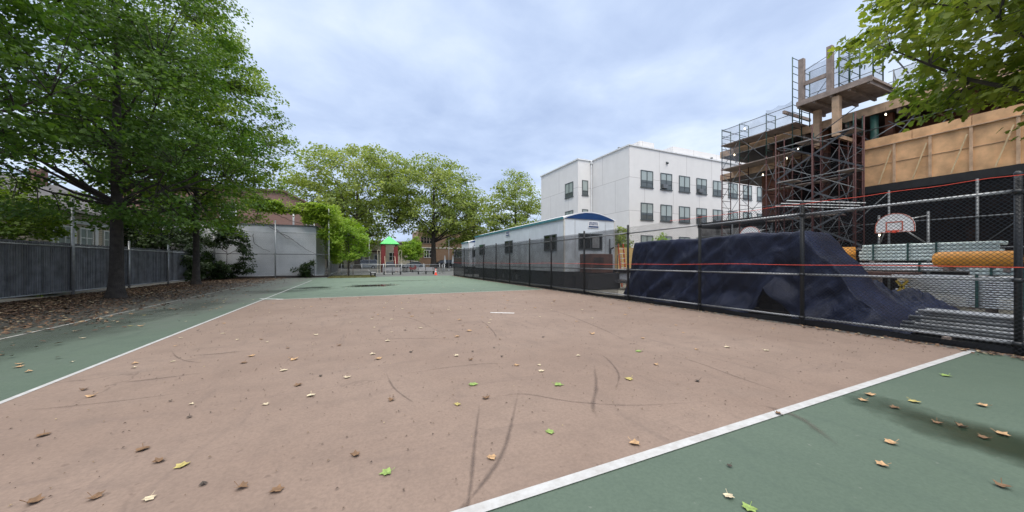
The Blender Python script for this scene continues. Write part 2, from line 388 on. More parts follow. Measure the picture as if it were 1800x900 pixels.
# the dark wet band over the green apron, two puddles at the far end, damp patches
p0, p1 = gnd(1500, 697), gnd(1790, 790)
blob('wet_patch', p1[0], p1[1], 1.45, .52, math.atan2(p1[1]-p0[1], p1[0]-p0[0]), .010, wet, 3.1, .3)
q = gnd(655, 502); blob('puddle', q[0], q[1], 2.1, 1.7, .3, .0085, water, 5.2, .45)
q = gnd(548, 506); blob('puddle', q[0], q[1], 1.7, 1.3, .2, .0085, wet, 9.7, .4)
q = gnd(500, 512); blob('damp_patch', q[0], q[1], 3.2, 1.6, .2, .0075, damp, 2.2, .4)
q = gnd(700, 494); blob('damp_patch', q[0], q[1], 5, .8, .1, .0075, damp, 7.2, .4)
q = gnd(430, 535); blob('damp_patch', q[0]-1.4, q[1], 1.2, 4, .0, .0095, damp, 4.4, .4)
q = gnd(150, 580); blob('damp_patch', q[0], q[1], 1.3, 5, .05, .0095, damp, 14.4, .45)

# scuffs and tyre marks, pressed into the paint
def mark(name, pts, w, mat, n=40, z=.0115):
    P = [Vector((*gnd(*p), z)) for p in pts]; V, E, Fs = [], [], []
    def at(t):
        k = t * (len(P) - 1); i = min(int(k), len(P) - 2); u = k - i
        a, b, c, d = P[max(i-1, 0)], P[i], P[i+1], P[min(i+2, len(P)-1)]
        return .5 * ((2*b) + (c - a)*u + (2*a - 5*b + 4*c - d)*u*u + (3*b - a - 3*c + d)*u**3)
    for i in range(n + 1):
        t = i / n; c = at(t); dd = (at(min(1, t + .01)) - at(max(0, t - .01))); nn = dd.cross(Vector((0, 0, 1))).normalized() * w / 2 * (.35 + .65 * math.sin(math.pi * t) ** .6)
        f = min(1, 3.5 * t, 3.5 * (1 - t))
        V += [c - nn, c, c + nn]; E += [0, f * .8, 0]
    for i in range(n):
        for j in (0, 1): Fs.append((3*i+j, 3*i+j+1, 3*i+j+4, 3*i+j+3))
    o = MB().add(V, Fs).build(name, mat)
    a = o.data.attributes.new('edge', 'FLOAT', 'POINT'); a.data.foreach_set('value', E); return tag(o, kind='structure')
mk = mark_mat('rubber_scuff', (.075, .058, .055), .36, 9); mkf = mark_mat('faint_scuff', (.1, .075, .068), .38, 5)
mark('scuff_mark', [(770, 940), (850, 850), (890, 780), (913, 680)], .06, mk)
mark('scuff_mark', [(812, 960), (828, 850), (835, 775), (844, 705)], .05, mk)
mark('scuff_mark', [(678, 655), (690, 680), (710, 698), (732, 712)], .04, mk, z=.0117)
mark('scuff_mark', [(328, 626), (370, 624), (410, 620), (445, 617)], .1, mk)
mark('scuff_mark', [(200, 674), (250, 670), (300, 664), (370, 655)], .085, mk)
mark('scuff_mark', [(0, 728), (120, 716), (230, 704), (380, 684)], .04, mkf)
mark('scuff_mark', [(845, 706), (915, 694), (1010, 708), (1120, 714), (1260, 706)], .04, mkf)
mark('scuff_mark', [(690, 662), (780, 648), (860, 640), (890, 642)], .035, mkf, z=.0119)
mark('scuff_mark', [(1050, 735), (1042, 715), (1048, 680), (1044, 640)], .07, mkf, z=.0119)
mark('scuff_mark', [(1080, 690), (1088, 662), (1075, 640), (1055, 622)], .05, mkf, z=.0121)
mark('scuff_mark', [(1170, 622), (1230, 640), (1290, 662), (1400, 700)], .05, mkf, z=.0119)
mark('scuff_mark', [(840, 560), (858, 574), (870, 588), (872, 596)], .05, mkf)
mark('scuff_mark', [(940, 540), (990, 552), (1060, 580), (1110, 605)], .05, mkf)
mark('scuff_mark', [(500, 640), (506, 634), (512, 630), (516, 626)], .03, mkf)
mark('scuff_mark', [(300, 615), (310, 628), (330, 636), (370, 640)], .05, mkf, z=.0119)
mark('scuff_mark', [(560, 560), (640, 556), (720, 560), (800, 600)], .05, mkf, z=.0119)
mark('scuff_mark', [(620, 600), (700, 596), (760, 596), (802, 599)], .05, mkf)
mark('scuff_mark', [(1490, 800), (1420, 745), (1380, 726), (1330, 712)], .12, mkf)

# ================================================================== LEAVES ON THE GROUND
def star(r, lobes=5, inner=.45, seed=0):
    q = random.Random(seed); pts = []
    for i in range(lobes * 2 + 1):
        a = -math.pi * .82 + i / (lobes * 2) * math.pi * 1.64 + math.pi / 2
        k = r * ((1 if i % 2 else inner) * q.uniform(.82, 1.12))
        pts.append((k * math.cos(a), k * math.sin(a)))
    return pts + [(0, -r * .55)]
def leaf_obj(seed, r, curl, lobes):
    q = random.Random(seed); b = MB(); pts = star(r, lobes, .66 if lobes > 3 else .75, seed)
    def zz(x, y): return curl * .17 * ((x * math.cos(seed) + y * math.sin(seed)) ** 2) / r + curl * .08 * abs(math.sin(x * 40 + seed)) * r + .003
    V = [(0, 0, zz(0, 0))] + [(x, y, zz(x, y)) for x, y in pts]
    V += [(x, y, w - .0016) for x, y, w in V]; n = len(pts)
    b.add(V, [(0, 1 + i, 1 + (i + 1) % n) for i in range(n)] + [(n + 1, n + 2 + (i + 1) % n, n + 2 + i) for i in range(n)] + [(1 + i, n + 2 + i, n + 2 + (i + 1) % n, 1 + (i + 1) % n) for i in range(n)])
    b.tube((0, -r * .5, zz(0, -r*.5)), (r * q.uniform(-.3, .3), -r * 1.15, .012 + curl * r * .3), .0018, .0025, 4)
    return b
def dry_mat(name, c, k=.35):
    t = NT(name); p = t.pos()
    col = t.mix(t.ramp(t.noise(25, 4, p), [(.3, 0.), (.7, 1.)]), dull(c, 1 - k), dull(c, 1 + k)); t.principled(col, .7, t.bump(t.noise(60, 3, p), .5, .01)); return t.m
LM = {'green': dry_mat('fresh_leaf', (.2, .29, .075)), 'yellow': dry_mat('yellowing_leaf', (.36, .3, .1)), 'tan': dry_mat('tan_leaf', (.4, .25, .13)), 'pale': dry_mat('pale_leaf', (.5, .42, .29)), 'brown': dry_mat('brown_leaf', (.16, .09, .045)), 'dark': dry_mat('dark_leaf', (.045, .033, .025))}
protos = {}
for kind, spec in {'green': (.06, .35, 5), 'yellow': (.055, .6, 5), 'tan': (.055, 1.1, 5), 'pale': (.045, 1.0, 5), 'brown': (.045, 1.4, 5), 'dark': (.028, 1.5, 3)}.items():
    protos[kind] = []
    for s in range(3):
        protos[kind].append(leaf_obj(s * 7 + len(kind), spec[0], spec[1] * (1 + s * .35), spec[2]))
meshes = {}
def drop(kind, x, y, label, group, sc=1., var=None, rz=None):
    var = random.randrange(3) if var is None else var; key = (kind, var)
    if key not in meshes:
        o = protos[kind][var].build('fallen_leaf', LM[kind]); meshes[key] = o.data
    else:
        o = bpy.data.objects.new('fallen_leaf', meshes[key]); COL.objects.link(o)
    o.location = (x, y, .0145); o.scale = (sc,) * 3; o.rotation_euler = (0, 0, random.uniform(0, 6.28) if rz is None else rz)
    tag(o, label, 'leaf', group)
G1 = 'single leaves lying on the courts'
special = [  # pixel, kind, size, label
    (680, 834, 'green', 1.15, 'fresh green maple leaf nearest the bottom edge of the brown court'),
    (967, 762, 'green', 1.05, 'yellow-green maple leaf beside the long curved tyre scuff'),
    (981, 678, 'green', 1.2, 'pale green maple leaf on brown court above the curved scuff, right of its twin'),
    (831, 678, 'green', 1.2, 'green maple leaf with stem on brown court, level with its paler twin'),
    (804, 713, 'yellow', 1., 'small yellow leaf between the arc scuff and the long tyre scuff'),
    (498, 653, 'pale', 1.35, 'large cream curled leaf with a twig beside it on brown court'),
    (524, 679, 'brown', 1.2, 'brown curled leaf just below the large cream leaf'),
    (864, 808, 'tan', 1., 'tan leaf lying against the lower end of the tyre scuff'),
    (1115, 782, 'tan', 1.5, 'wide tan maple leaf on brown court close above the white baseline'),
    (1106, 668, 'yellow', 1.2, 'yellow-brown leaf on the brown court in front of the tarpaulin'),
    (1123, 619, 'green', 1.1, 'dark green leaf on the brown court nearest the black fence'),
    (1226, 672, 'dark', 1.5, 'dark crumpled leaf on brown court nearest the baseline and fence'),
    (1567, 781, 'tan', 1.4, 'upright tan leaf on the green apron below the wet band'),
    (1551, 820, 'tan', 1.0, 'small folded tan leaf on the green apron, lowest of the tan ones'),
    (1607, 708, 'yellow', 1.5, 'golden leaf on green apron just above the wet band'),
    (1727, 715, 'tan', 1.6, 'long tan leaf on the green apron between wet band and fence'),
    (1518, 706, 'tan', 1.2, 'orange tan leaf at the upper tip of the wet band'),
    (1529, 696, 'tan', 1.0, 'smaller orange tan leaf at the upper tip of the wet band'),
    (1573, 719, 'brown', 1.5, 'flat brown leaf lying in the narrow end of the wet band'),
    (1648, 746, 'brown', 1.4, 'brown leaf soaked in the middle of the wet band'),
    (1762, 766, 'tan', 1.6, 'broad tan leaf on the upper rim of the wet band'),
    (1690, 752, 'brown', 1.5, 'pair-like torn brown leaf in the wide part of the wet band'),
    (1730, 772, 'brown', 1.4, 'curled brown leaf in the wide part of the wet band'),
    (1663, 662, 'green', 1.0, 'small green leaf on the green apron below the fence'),
    (1762, 858, 'brown', 1.5, 'brown leaf on green apron below the widest part of the wet band'),
    (1281, 876, 'pale', .9, 'small pale leaf near the bottom edge of the green apron'),
    (1282, 822, 'dark', 1.0, 'small black leaf scrap on green apron below the baseline'),
    (1317, 897, 'green', 1.0, 'yellow-green leaf cut off by the bottom edge of the green apron'),
    (1368, 730, 'brown', 1.2, 'brown leaf lying on the white baseline'),
    (425, 860, 'brown', 1.5, 'dark brown curled leaf low on the brown court by a smaller black scrap'),
    (357, 855, 'dark', 1.3, 'black leaf scrap beside the dark brown curled leaf'),
    (60, 886, 'brown', 1.8, 'large torn brown leaf in the bottom corner of brown court'),
    (168, 878, 'brown', 1.5, 'flat brown leaf near the torn leaf in the bottom corner'),
    (262, 880, 'pale', 1.2, 'pale brown leaf near the bottom edge of brown court'),
    (320, 822, 'yellow', 1.2, 'olive yellow leaf low on brown court beside dry twigs'),
    (280, 814, 'brown', 1.5, 'long brown curled leaf beside the olive yellow leaf'),
    (486, 866, 'brown', 1.5, 'thin brown curled leaf at the bottom of brown court'),
    (625, 803, 'brown', 1.4, 'brown crumpled leaf above the fresh green maple leaf'),
    (76, 768, 'brown', 1.7, 'brown leaf pile of two curls on brown court near the white sideline'),
    (712, 582, 'dark', 1.7, 'black crumpled leaf on the middle of the brown court'),
    (802, 627, 'pale', 1.2, 'cream leaf on the court in the middle of the far scuffs'),
    (655, 624, 'pale', 1.2, 'bent cream leaf with dark underside on the brown court'),
    (665, 632, 'tan', 1.3, 'tan leaf close beside the bent cream leaf'),
    (952, 654, 'pale', 1.2, 'white folded leaf on brown court beyond the two pale green leaves'),
    (467, 713, 'pale', 1.3, 'pale flattened leaf on the brown court below the brown curled leaf'),
]
used = []
for px, py, k, sc, lab in special:
    x, y = gnd(px, py); drop(k, x, y, lab, G1, .5 + .3 * sc if py > 700 else .62 + .42 * sc); used.append((x, y))
i = 0
LAB = {('pale', 'b'): 'small cream leaf lying on the brown court', ('tan', 'b'): 'small tan leaf curled on the brown court', ('brown', 'b'): 'small brown leaf curled on the brown court', ('dark', 'b'): 'small blackish leaf scrap on the brown court',
       ('pale', 'g'): 'cream leaf lying on the green strip along the white sideline', ('tan', 'g'): 'tan leaf lying on the green strip along the white sideline', ('yellow', 'g'): 'yellowing leaf on the green strip along the white sideline', ('brown', 'g'): 'brown leaf on the green strip along the white sideline',
       ('pale', 'f'): 'pale leaf on the green surface beyond the brown court', ('brown', 'f'): 'brown leaf on the green surface beyond the brown court'}
while i < 252:
    if i < 180: x, y, zn, k = random.uniform(-3.3, 9.4), 3.6 + 12.9 * random.random() ** .95, 'b', random.choices(['pale', 'tan', 'brown', 'dark'], [5, 4, 3, 3])[0]
    elif i < 228: x, y, zn, k = random.uniform(-6.6, -3.8), 4.5 + 15 * random.random(), 'g', random.choices(['pale', 'tan', 'yellow', 'brown'], [4, 3, 2, 3])[0]
    else: x, y, zn, k = random.uniform(-2, 9.4), random.uniform(17.3, 30), 'f', random.choice(['pale', 'brown'])
    if min((x-a)**2 + (y-b)**2 for a, b in used) < .05: continue
    used.append((x, y)); drop(k, x, y, LAB[(k, zn)], {'b': 'small leaves on the brown court', 'g': 'leaves on the green side strip', 'f': 'leaves on the far green'}[zn], random.uniform(.55, 1.25)); i += 1

def litter(name, pts, sizes, mat, zmax=.03):
    n = len(pts); a = rng.uniform(0, 6.28, n); u = np.stack([np.cos(a), np.sin(a), rng.uniform(-.35, .35, n)], 1); w = np.stack([-np.sin(a), np.cos(a), rng.uniform(-.35, .35, n)], 1)
    c = np.column_stack([pts, rng.uniform(.016, zmax, n)]); s = sizes[:, None]
    V = np.stack([c - u * s, c - w * s * .6 + [0, 0, .008], c + u * s, c + w * s * .6 + [0, 0, .006]], 1).reshape(-1, 3)
    V[:, 2] = np.maximum(V[:, 2], .0135)
    b = np.arange(n)[:, None] * 4
    return tag(raw_mesh(name, V, np.concatenate([b + [0, 1, 2], b + [0, 2, 3]]), 3, mat), kind='stuff')
def litter_mat(name, a, b, c):
    t = NT(name); r = t.new('ShaderNodeNewGeometry').outputs['Random Per Island']
    t.principled(t.ramp(r, [(0., a), (.55, b), (.88, c), (1., (.42, .34, .2))]), .8); return t.m
lm = litter_mat('leaf_litter', (.04, .025, .018), (.12, .065, .038), (.26, .15, .08))
def dens(x, y): return .5 + .5 * np.array([mn.noise((a * .5, b * .35, 4.)) for a, b in zip(x, y)]) 
n = 52000; x = -12.3 + np.abs(rng.normal(0, 3.2, n)); y = 4 + 37 * rng.random(n) ** 1.15
k = (rng.random(n) < dens(x, y) * 1.5) & (x < -4.2) & ((x < -6.3 + .5 * np.sin(y * 1.7)) | (rng.random(n) < .16))
tag(litter('leaf_litter', np.column_stack([x, y])[k], rng.uniform(.025, .065, k.sum()), lm, .05), 'brown leaf litter under the trees along the slatted fence', 'leaf litter')
n = 2200; y = 1.5 + 37 * rng.random(n) ** 1.3; x = 9.85 - np.abs(rng.normal(0, .16, n))
tag(litter('leaf_litter', np.column_stack([x, y]), rng.uniform(.015, .045, n), lm, .03), 'thin line of brown leaves blown against the black fence', 'leaf litter')
n = 3200; x = rng.uniform(-3.4, 9.6, n); y = 2.2 + 14.5 * rng.random(n)
tag(litter('leaf_litter', np.column_stack([x, y]), rng.uniform(.003, .014, n), litter_mat('leaf_crumbs', (.06, .042, .034), (.11, .075, .055), (.2, .14, .09)), .018), 'crumbs of dry leaf and twig scattered over the brown court', 'leaf crumbs')
# rough grass at the foot of the vine fence
sheet('grass_verge', -2.7, 37.6, 1.4, 43, .0085, asphalt('dry_verge', (.13, .105, .06), (.2, .165, .095)))
n = 15000; x = rng.uniform(-2.75, 1.6, n); y = rng.uniform(37.4, 43.2, n); h = rng.uniform(.03, .1, n); a = rng.uniform(0, 6.28, n)
c = np.column_stack([x, y, np.full(n, .006)]); dx = np.column_stack([np.cos(a), np.sin(a), 0 * a]) * .03; top = c + np.column_stack([rng.normal(0, .03, n), rng.normal(0, .03, n), h])
V = np.stack([c - dx, c + dx, top], 1).reshape(-1, 3)
gm = litter_mat('rough_grass', (.14, .13, .045), (.2, .18, .06), (.1, .13, .04))
tag(tag(raw_mesh('grass', V, np.arange(n * 3).reshape(-1, 3), 3, gm), kind='stuff'), 'yellowish rough grass at the foot of the vine-covered fence', 'grass')

# ================================================================== CHAIN LINK FENCE (black) along x = 9.95
def zigzag_net(b, u0, u1, z0, z1, pitch, r, P):
    """woven diagonal strands clipped to the panel; P(u, z, k) gives the point, k = +-1 for front / back weave"""
    H = z1 - z0; st = pitch * math.sqrt(2)
    for sgn in (1, -1):
        u = u0 - H if sgn > 0 else u0
        while u < (u1 if sgn > 0 else u1 + H):
            a, c = max(u0, min(u, u1)), None
            pa = u; pb = u + sgn * H
            lo, hi = min(pa, pb), max(pa, pb)
            s0, s1 = max(lo, u0), min(hi, u1)
            if s1 - s0 > .02:
                za = z0 + (abs(s0 - pa)); zb = z0 + (abs(s1 - pa))
                b.tube(P(s0, za, sgn), P(s1, zb, sgn), r, None, 3, False)
            u += st
FX = 9.95
PX = [2190, 1790, 1410, 1230, 1104, 1027, 969, 931, 896, 872, 850, 831.6, 816, 798]
ys = [-4.6, -1.35] + [onx(p, FX) for p in PX[1:]]
fence = thing('chain_link_fence', 'tall black chain link fence with galvanised rails beside the courts', 'fence', (FX, 18, 0))
for y in ys:
    b = MB().tube((FX, y, 0), (FX, y, 3.0), .045, None, 12).lathe((FX, y, 3.0), [(.05, 0), (.05, .03), (.03, .06), (.001, .07)], 12)
    for zc in (.2, 1.25, 2.72): b.tube((FX, y, zc - .035), (FX, y, zc + .035), .062, None, 12)
    b.build('post', m['blackpaint'], fence, True)
for nm, zc, r in (('top_rail', 2.72, .027), ('mid_rail', 1.25, .025), ('bottom_rail', .2, .025)):
    for a, c in zip(ys[:-1], ys[1:]):
        far = a > 12
        MB().tube((FX + .02, a + .045, zc + (.02 if zc > 2 else 0)), (FX + .02, c - .045, zc), r, None, 8).build(nm, m['galv_dark'] if far else m['galv'], fence, True)
for nm, a, c, r in (('wire_mesh', ys[0], ys[5], .0035), ('wire_mesh', ys[5], ys[-1], .0038)):
    b = MB(); zigzag_net(b, a, c, .05, 2.96, .05, r, lambda u, zz, k: (FX - .05 + .0028 * k, u, zz)); b.build(nm, m['wire'], fence)
# debris screen tied inside the far bays and the black ground strip
b = MB(); Y0, Y1 = onx(1085, FX), ys[-1]; nn = 60
for j in range(nn + 1):
    y = Y0 + (Y1 - Y0) * j / nn; s = .02 * math.sin(y * 2.1)
    b.v += [(FX + .07 + s * .3, y, .06), (FX + .075 + s, y, 1.5), (FX + .07 - s * .3, y, 2.93 + .02 * math.sin(y * 1.7))]
for j in range(nn):
    for q in (0, 1): b.f.append((3*j+q, 3*j+q+1, 3*j+q+4, 3*j+q+3)); b.m.append(0)
b.build('windscreen', m['screen'], fence)
b = MB(); nn = 120
for j in range(nn + 1):
    y = ys[0] + (ys[-1] - ys[0]) * j / nn; b.v += [(FX + .06 + .02 * math.sin(y * 3), y, .0), (FX + .05, y, .13 + .02 * math.sin(y * 1.9))]
for j in range(nn): b.f.append((2*j, 2*j+1, 2*j+3, 2*j+2)); b.m.append(0)
b.build('ground_strip', m['black'], fence)
# end return of the fence at the far gate
b = MB()
def sline(name, label, z0, ya, yb, sag, x, r=.007):
    b = MB(); pts = [(x + .004 * math.sin(k * 2.), ya + (yb - ya) * k / 60, z0 - sag * math.sin(math.pi * (k % 15) / 15) + .008 * math.sin(k * 1.3)) for k in range(61)]
    b.path(pts, [r] * 61, 6); o = b.build(name, m['string'], None, True); return tag(o, label, 'line')
sline('warning_line', 'orange line strung at waist height along the black fence', 1.5, ys[0], ys[-1], .03, FX - .07)
sline('warning_line', 'red orange line tied along the top edge of the black fence', 2.985, ys[0], onx(1180, FX), .015, FX - .07, .005)

# ================================================================== SLATTED GREY FENCE along x = -12.2
SX = -12.25
sf = thing('slatted_fence', 'grey privacy slat fence with galvanised posts behind the trees', 'fence', (SX, 25, 0))
py_ = [onx(125, SX) + d for d in (-17.6, -13.2, -8.8, -4.4, 0)] + [onx(225, SX), onx(294, SX), 36.2, 40.2]
b = MB(); y = py_[0]; q = random.Random(3)
while y < 40.2:
    w = .105; zt = 2.42 + q.uniform(-.015, .03); tw = q.uniform(-.012, .012)
    b.prism([(SX - .06 + tw, y), (SX - .02 + tw, y + .02), (SX - .02 - tw, y + w - .02), (SX - .06 - tw, y + w)], 'z', .16, zt)
    y += w + .012 if q.random() > .03 else w + .03
b.build('slat_panel', m['slat'], sf)
for i, y in enumerate(py_):
    tall = i in (0, 2, 4, 8); h = 4.5 if tall else 2.72
    MB().tube((SX + .05, y, 0), (SX + .05, y, h), .06 if tall else .05, None, 12).lathe((SX + .05, y, h), [(.06, 0), (.06, .03), (.03, .06), (.001, .07)], 12).build('post', m['galv'], sf, True)
for zc in (.2, 2.28):
    for a, c in zip(py_[:-1], py_[1:]): MB().tube((SX + .04, a + .05, zc), (SX + .04, c - .05, zc), .03, None, 8).build('bottom_rail' if zc < 1 else 'top_rail', m['galv'], sf, True)

# ================================================================== BACKSTOP in front of the grey wall
BY = 40.1
bs = thing('backstop_fence', 'tall galvanised chain link backstop in front of the grey wall', 'fence', (-7, BY, 0))
bx = [-14.9, -12.1, ony(484, BY), ony(578, BY)]
for x in bx:
    h = 5.6 if x < -5 else 7.05
    MB().tube((x, BY, 0), (x, BY, h), .055 if x < -5 else .085, None, 12).lathe((x, BY, h), [(.06, 0), (.05, .05), (.001, .08)], 12).build('post', m['galv'], bs, True)
for zc in (.22, 2.35, 4.5): 
    for a, c in zip(bx[:-1], bx[1:]): MB().tube((a + .05, BY, zc), (c - .05, BY, zc), .035, None, 8).build('rail', m['galv'] if zc < 1 or zc > 4 else m['galv_dark'], bs, True)
MB().tube((bx[2], BY, 6.75), (bx[3], BY, 6.9), .035, None, 8).build('rail', m['galv_dark'], bs, True)
b = MB(); zigzag_net(b, bx[0], bx[3], .25, 4.5, .11, .0028, lambda u, zz, k: (u, BY + .07 + .003 * k, zz)); b.build('wire_mesh', m['wire_galv'], bs)
b = MB().box(bx[0], BY + .12, 0.0, bx[3], BY + .2, .19); b.build('kick_board', m['darkconcrete'], bs)
# return fence going back along the path, overgrown at its top
RX = bx[3]
rf = thing('path_fence', 'high pipe fence running back under the climbing vine', 'fence', (RX, 48, 0))
yy = [BY + .9 + 2.3 * k for k in range(8)]
for k, y in enumerate(yy): MB().tube((RX, y, 0), (RX, y, 7.0 if k % 2 else 3.1), .05, None, 8).build('post', m['galv'], rf, True)
for zc in (.25, 1.6, 3.0, 6.9): MB().tube((RX + .06, BY + .1, zc), (RX + .06, yy[-1], zc), .035, None, 8).build('rail', m['galv'], rf, True)
b = MB(); zigzag_net(b, BY + .1, yy[-1], .25, 6.9, .14, .003, lambda u, zz, k: (RX - .06 + .004 * k, u, zz)); b.build('wire_mesh', m['wire_galv'], rf)

# ================================================================== LOW PLAYGROUND FENCE, BENCHES, CONE, TOWER
LY = 46.6
lf = thing('playground_fence', 'low galvanised chain link fence round the play area', 'fence', (4, LY, 0))
lx = [ony(p, LY) for p in (600, 636, 674, 706, 745, 773)]
for x in lx: MB().tube((x, LY, 0), (x, LY, 1.34), .035, None, 8).lathe((x, LY, 1.34), [(.04, 0), (.03, .03), (.001, .05)], 8).build('post', m['galv'], lf, True)
for zc in (.15, 1.25): MB().tube((lx[0], LY, zc), (lx[-1], LY, zc), .028, None, 8).build('rail', m['galv'], lf, True)
b = MB(); zigzag_net(b, lx[0], lx[-1], .1, 1.25, .06, .0028, lambda u, zz, k: (u, LY + .05 + .003 * k, zz)); b.build('wire_mesh', m['wire_galv'], lf)
gt = thing('playground_gate', 'open galvanised mesh gate beside the orange cone', 'gate', (ony(776, LY), LY, 0))
gx = ony(777, LY)
b = MB()
for yb in (LY - 1.5, LY - .1): b.tube((gx, yb, .1), (gx, yb, 1.32), .03, None, 8)
for zc in (.15, .7, 1.3): b.tube((gx, LY - 1.5, zc), (gx, LY - .1, zc), .025, None, 8)
b.build('gate_frame', m['galv'], gt, True)
b = MB(); zigzag_net(b, LY - 1.5, LY - .1, .15, 1.3, .06, .0028, lambda u, zz, k: (gx + .003 * k, u, zz)); b.build('wire_mesh', m['wire_galv'], gt)

def make_bench(label):
    t = thing('park_bench', label, 'bench', (0, 0, 0), 'benches by the playground fence')
    b = MB()
    for k in range(5): b.box(-1.12, -.30 + k * .1, .43, 1.12, -.215 + k * .1, .475)
    b.build('seat', m['bench'], t)
    b = MB()
    for k in range(4): b.beam((-1.12, .24 + k * .02, .56 + k * .1), (1.12, .24 + k * .02, .56 + k * .1), .04, .085)
    b.build('backrest', m['bench'], t)
    for x in (-.95, 0., .95):
        MB().box(x - .04, -.28, .0, x + .04, -.2, .43).box(x - .04, .14, 0, x + .04, .22, .43).box(x - .04, -.28, .38, x + .04, .22, .43).beam((x, .2, .4), (x, .31, .92), .07, .05, (0, 1, 0)).build('leg', m['black'], t)
    return t
b1 = make_bench('grey slat bench seen end on, nearest the sapling'); b1.location = (*gnd(655, 486.5), .005); b1.rotation_euler = (0, 0, R(90))
rot_copy(b1, ((ony(673, 44.4) + ony(706, 44.4)) / 2, 44.4, .005), 0, 'grey slat bench facing the court in front of the play tower')
rot_copy(b1, ((ony(731, 44.6) + ony(766, 44.6)) / 2, 44.6, .005), 0, 'grey slat bench facing the court next to the orange cone')
cx, cy = gnd(766, 483.6)
cn = thing('traffic_cone', 'orange traffic cone with white collars standing by the bench', 'traffic cone', (cx, cy, .004))
MB().box(cx - .19, cy - .19, .005, cx + .19, cy + .19, .045).build('base', m['cone'], cn, bevel=.01)
MB().lathe((cx, cy, .045), [(.15, 0), (.03, .74), (.02, .75), (.001, .75)], 20).build('body', m['cone'], cn, True)
for z0, z1 in ((.32, .46), (.54, .64)):
    MB().lathe((cx, cy, .045), [(.15 - .162 * z0 + .004, z0), (.15 - .162 * z1 + .004, z1)], 20).build('collar', m['white'], cn, True)

tx, ty = ony(684, 55.5), 55.5
tw = thing('play_tower', 'red play tower with a bright green pyramid roof', 'play tower', (tx, ty, 0))
MB().add([(tx-1.35, ty-1.35, 4.35), (tx+1.35, ty-1.35, 4.35), (tx+1.35, ty+1.35, 4.35), (tx-1.35, ty+1.35, 4.35), (tx, ty, 5.55), (tx-1.35, ty-1.35, 4.28), (tx+1.35, ty-1.35, 4.28), (tx+1.35, ty+1.35, 4.28), (tx-1.35, ty+1.35, 4.28)],
    [(0,1,4),(1,2,4),(2,3,4),(3,0,4),(0,5,6,1),(1,6,7,2),(2,7,8,3),(3,8,5,0),(8,7,6,5)]).build('roof', m['greenroof'], tw)
for sx in (-1, 1):
    for sy in (-1, 1): MB().tube((tx + sx * 1.05, ty + sy * 1.05, 0), (tx + sx * 1.05, ty + sy * 1.05, 4.3), .075, None, 10).build('post', m['maroon'], tw, True)
    MB().box(tx + sx * 1.1 - .07, ty - .95, 1.55, tx + sx * 1.1 + .07, ty + .95, 2.75).build('side_panel', m['maroon'], tw, bevel=.03)
    MB().box(tx + sx * .88 - .3, ty - 1.16, 1.3, tx + sx * .88 + .3, ty - 1.1, 4.2 if sx < 0 else 3.9).build('front_panel', m['maroon'], tw, bevel=.02)
MB().box(tx - 1.1, ty - 1.1, 1.42, tx + 1.1, ty + 1.1, 1.5).build('deck', m['greysteel'], tw)
b = MB()
for k in range(6): b.box(tx - .62, ty - 1.2 - .28 * (k + 1), 1.42 - .235 * (k + 1), tx + .62, ty - 1.2 - .28 * k + .04, 1.42 - .235 * k - .06)
b.build('stair', m['stairsteel'], tw)
for sx in (-1, 1):
    pts = [(tx + sx * .72, ty - 1.2, 2.3), (tx + sx * .72, ty - 1.3, 2.45), (tx + sx * .72, ty - 2.7, 1.05), (tx + sx * .72, ty - 2.9, .9), (tx + sx * .72, ty - 2.9, 0)]
    MB().path(pts, [.03] * 5, 8).build('handrail', m['cream'], tw, True)
    MB().path([(tx + sx * 1.3, ty - 1.1, 0), (tx + sx * 1.3, ty - 1.1, 3.2), (tx + sx * 1.45, ty - 1.1, 3.4), (tx + sx * 1.7, ty - 1.1, 3.3), (tx + sx * 1.7, ty - 1.1, 0)], [.03] * 5, 8).build('climbing_bar', m['cream'], tw, True)

bx_, by_ = ony(712, 52), 52
tc = thing('litter_bin', 'dark round litter bin inside the play area', 'bin', (bx_, by_, 0))
b = MB()
for k in range(18):
    a = k * math.pi / 9; b.beam((bx_ + .3 * math.cos(a), by_ + .3 * math.sin(a), .05), (bx_ + .34 * math.cos(a), by_ + .34 * math.sin(a), .95), .06, .015)
b.lathe((bx_, by_, .05), [(.28, 0), (.28, .02), (.001, .02)], 18); b.build('basket', m['black'], tc)
MB().lathe((bx_, by_, .93), [(.37, 0), (.37, .06), (.22, .12), (.22, .08), (.3, .03)], 18).build('lid', m['greysteel'], tc, True)
q = thing('spring_rider', 'dull red spring rider toy beside the litter bin', 'spring rider', (bx_ + 1.0, 51.5, 0))
MB().lathe((bx_ + 1, 51.5, 0), [(.16, 0), (.16, .05), (.09, .06), (.1, .2), (.09, .25), (.1, .35), (.09, .42)], 12).build('spring', m['black'], q, True)
MB().prism([(bx_ + .5, .75), (bx_ + .65, .5), (bx_ + 1.35, .45), (bx_ + 1.6, .7), (bx_ + 1.45, 1.05), (bx_ + 1.3, 1.15), (bx_ + 1.22, .85), (bx_ + .85, .72), (bx_ + .6, .95)], 'y', 51.44, 51.56).build('body', m['maroon'], q, bevel=.015)
MB().tube((bx_ + 1.3, 51.25, .98), (bx_ + 1.3, 51.75, .98), .02).build('handle', m['cream'], q)
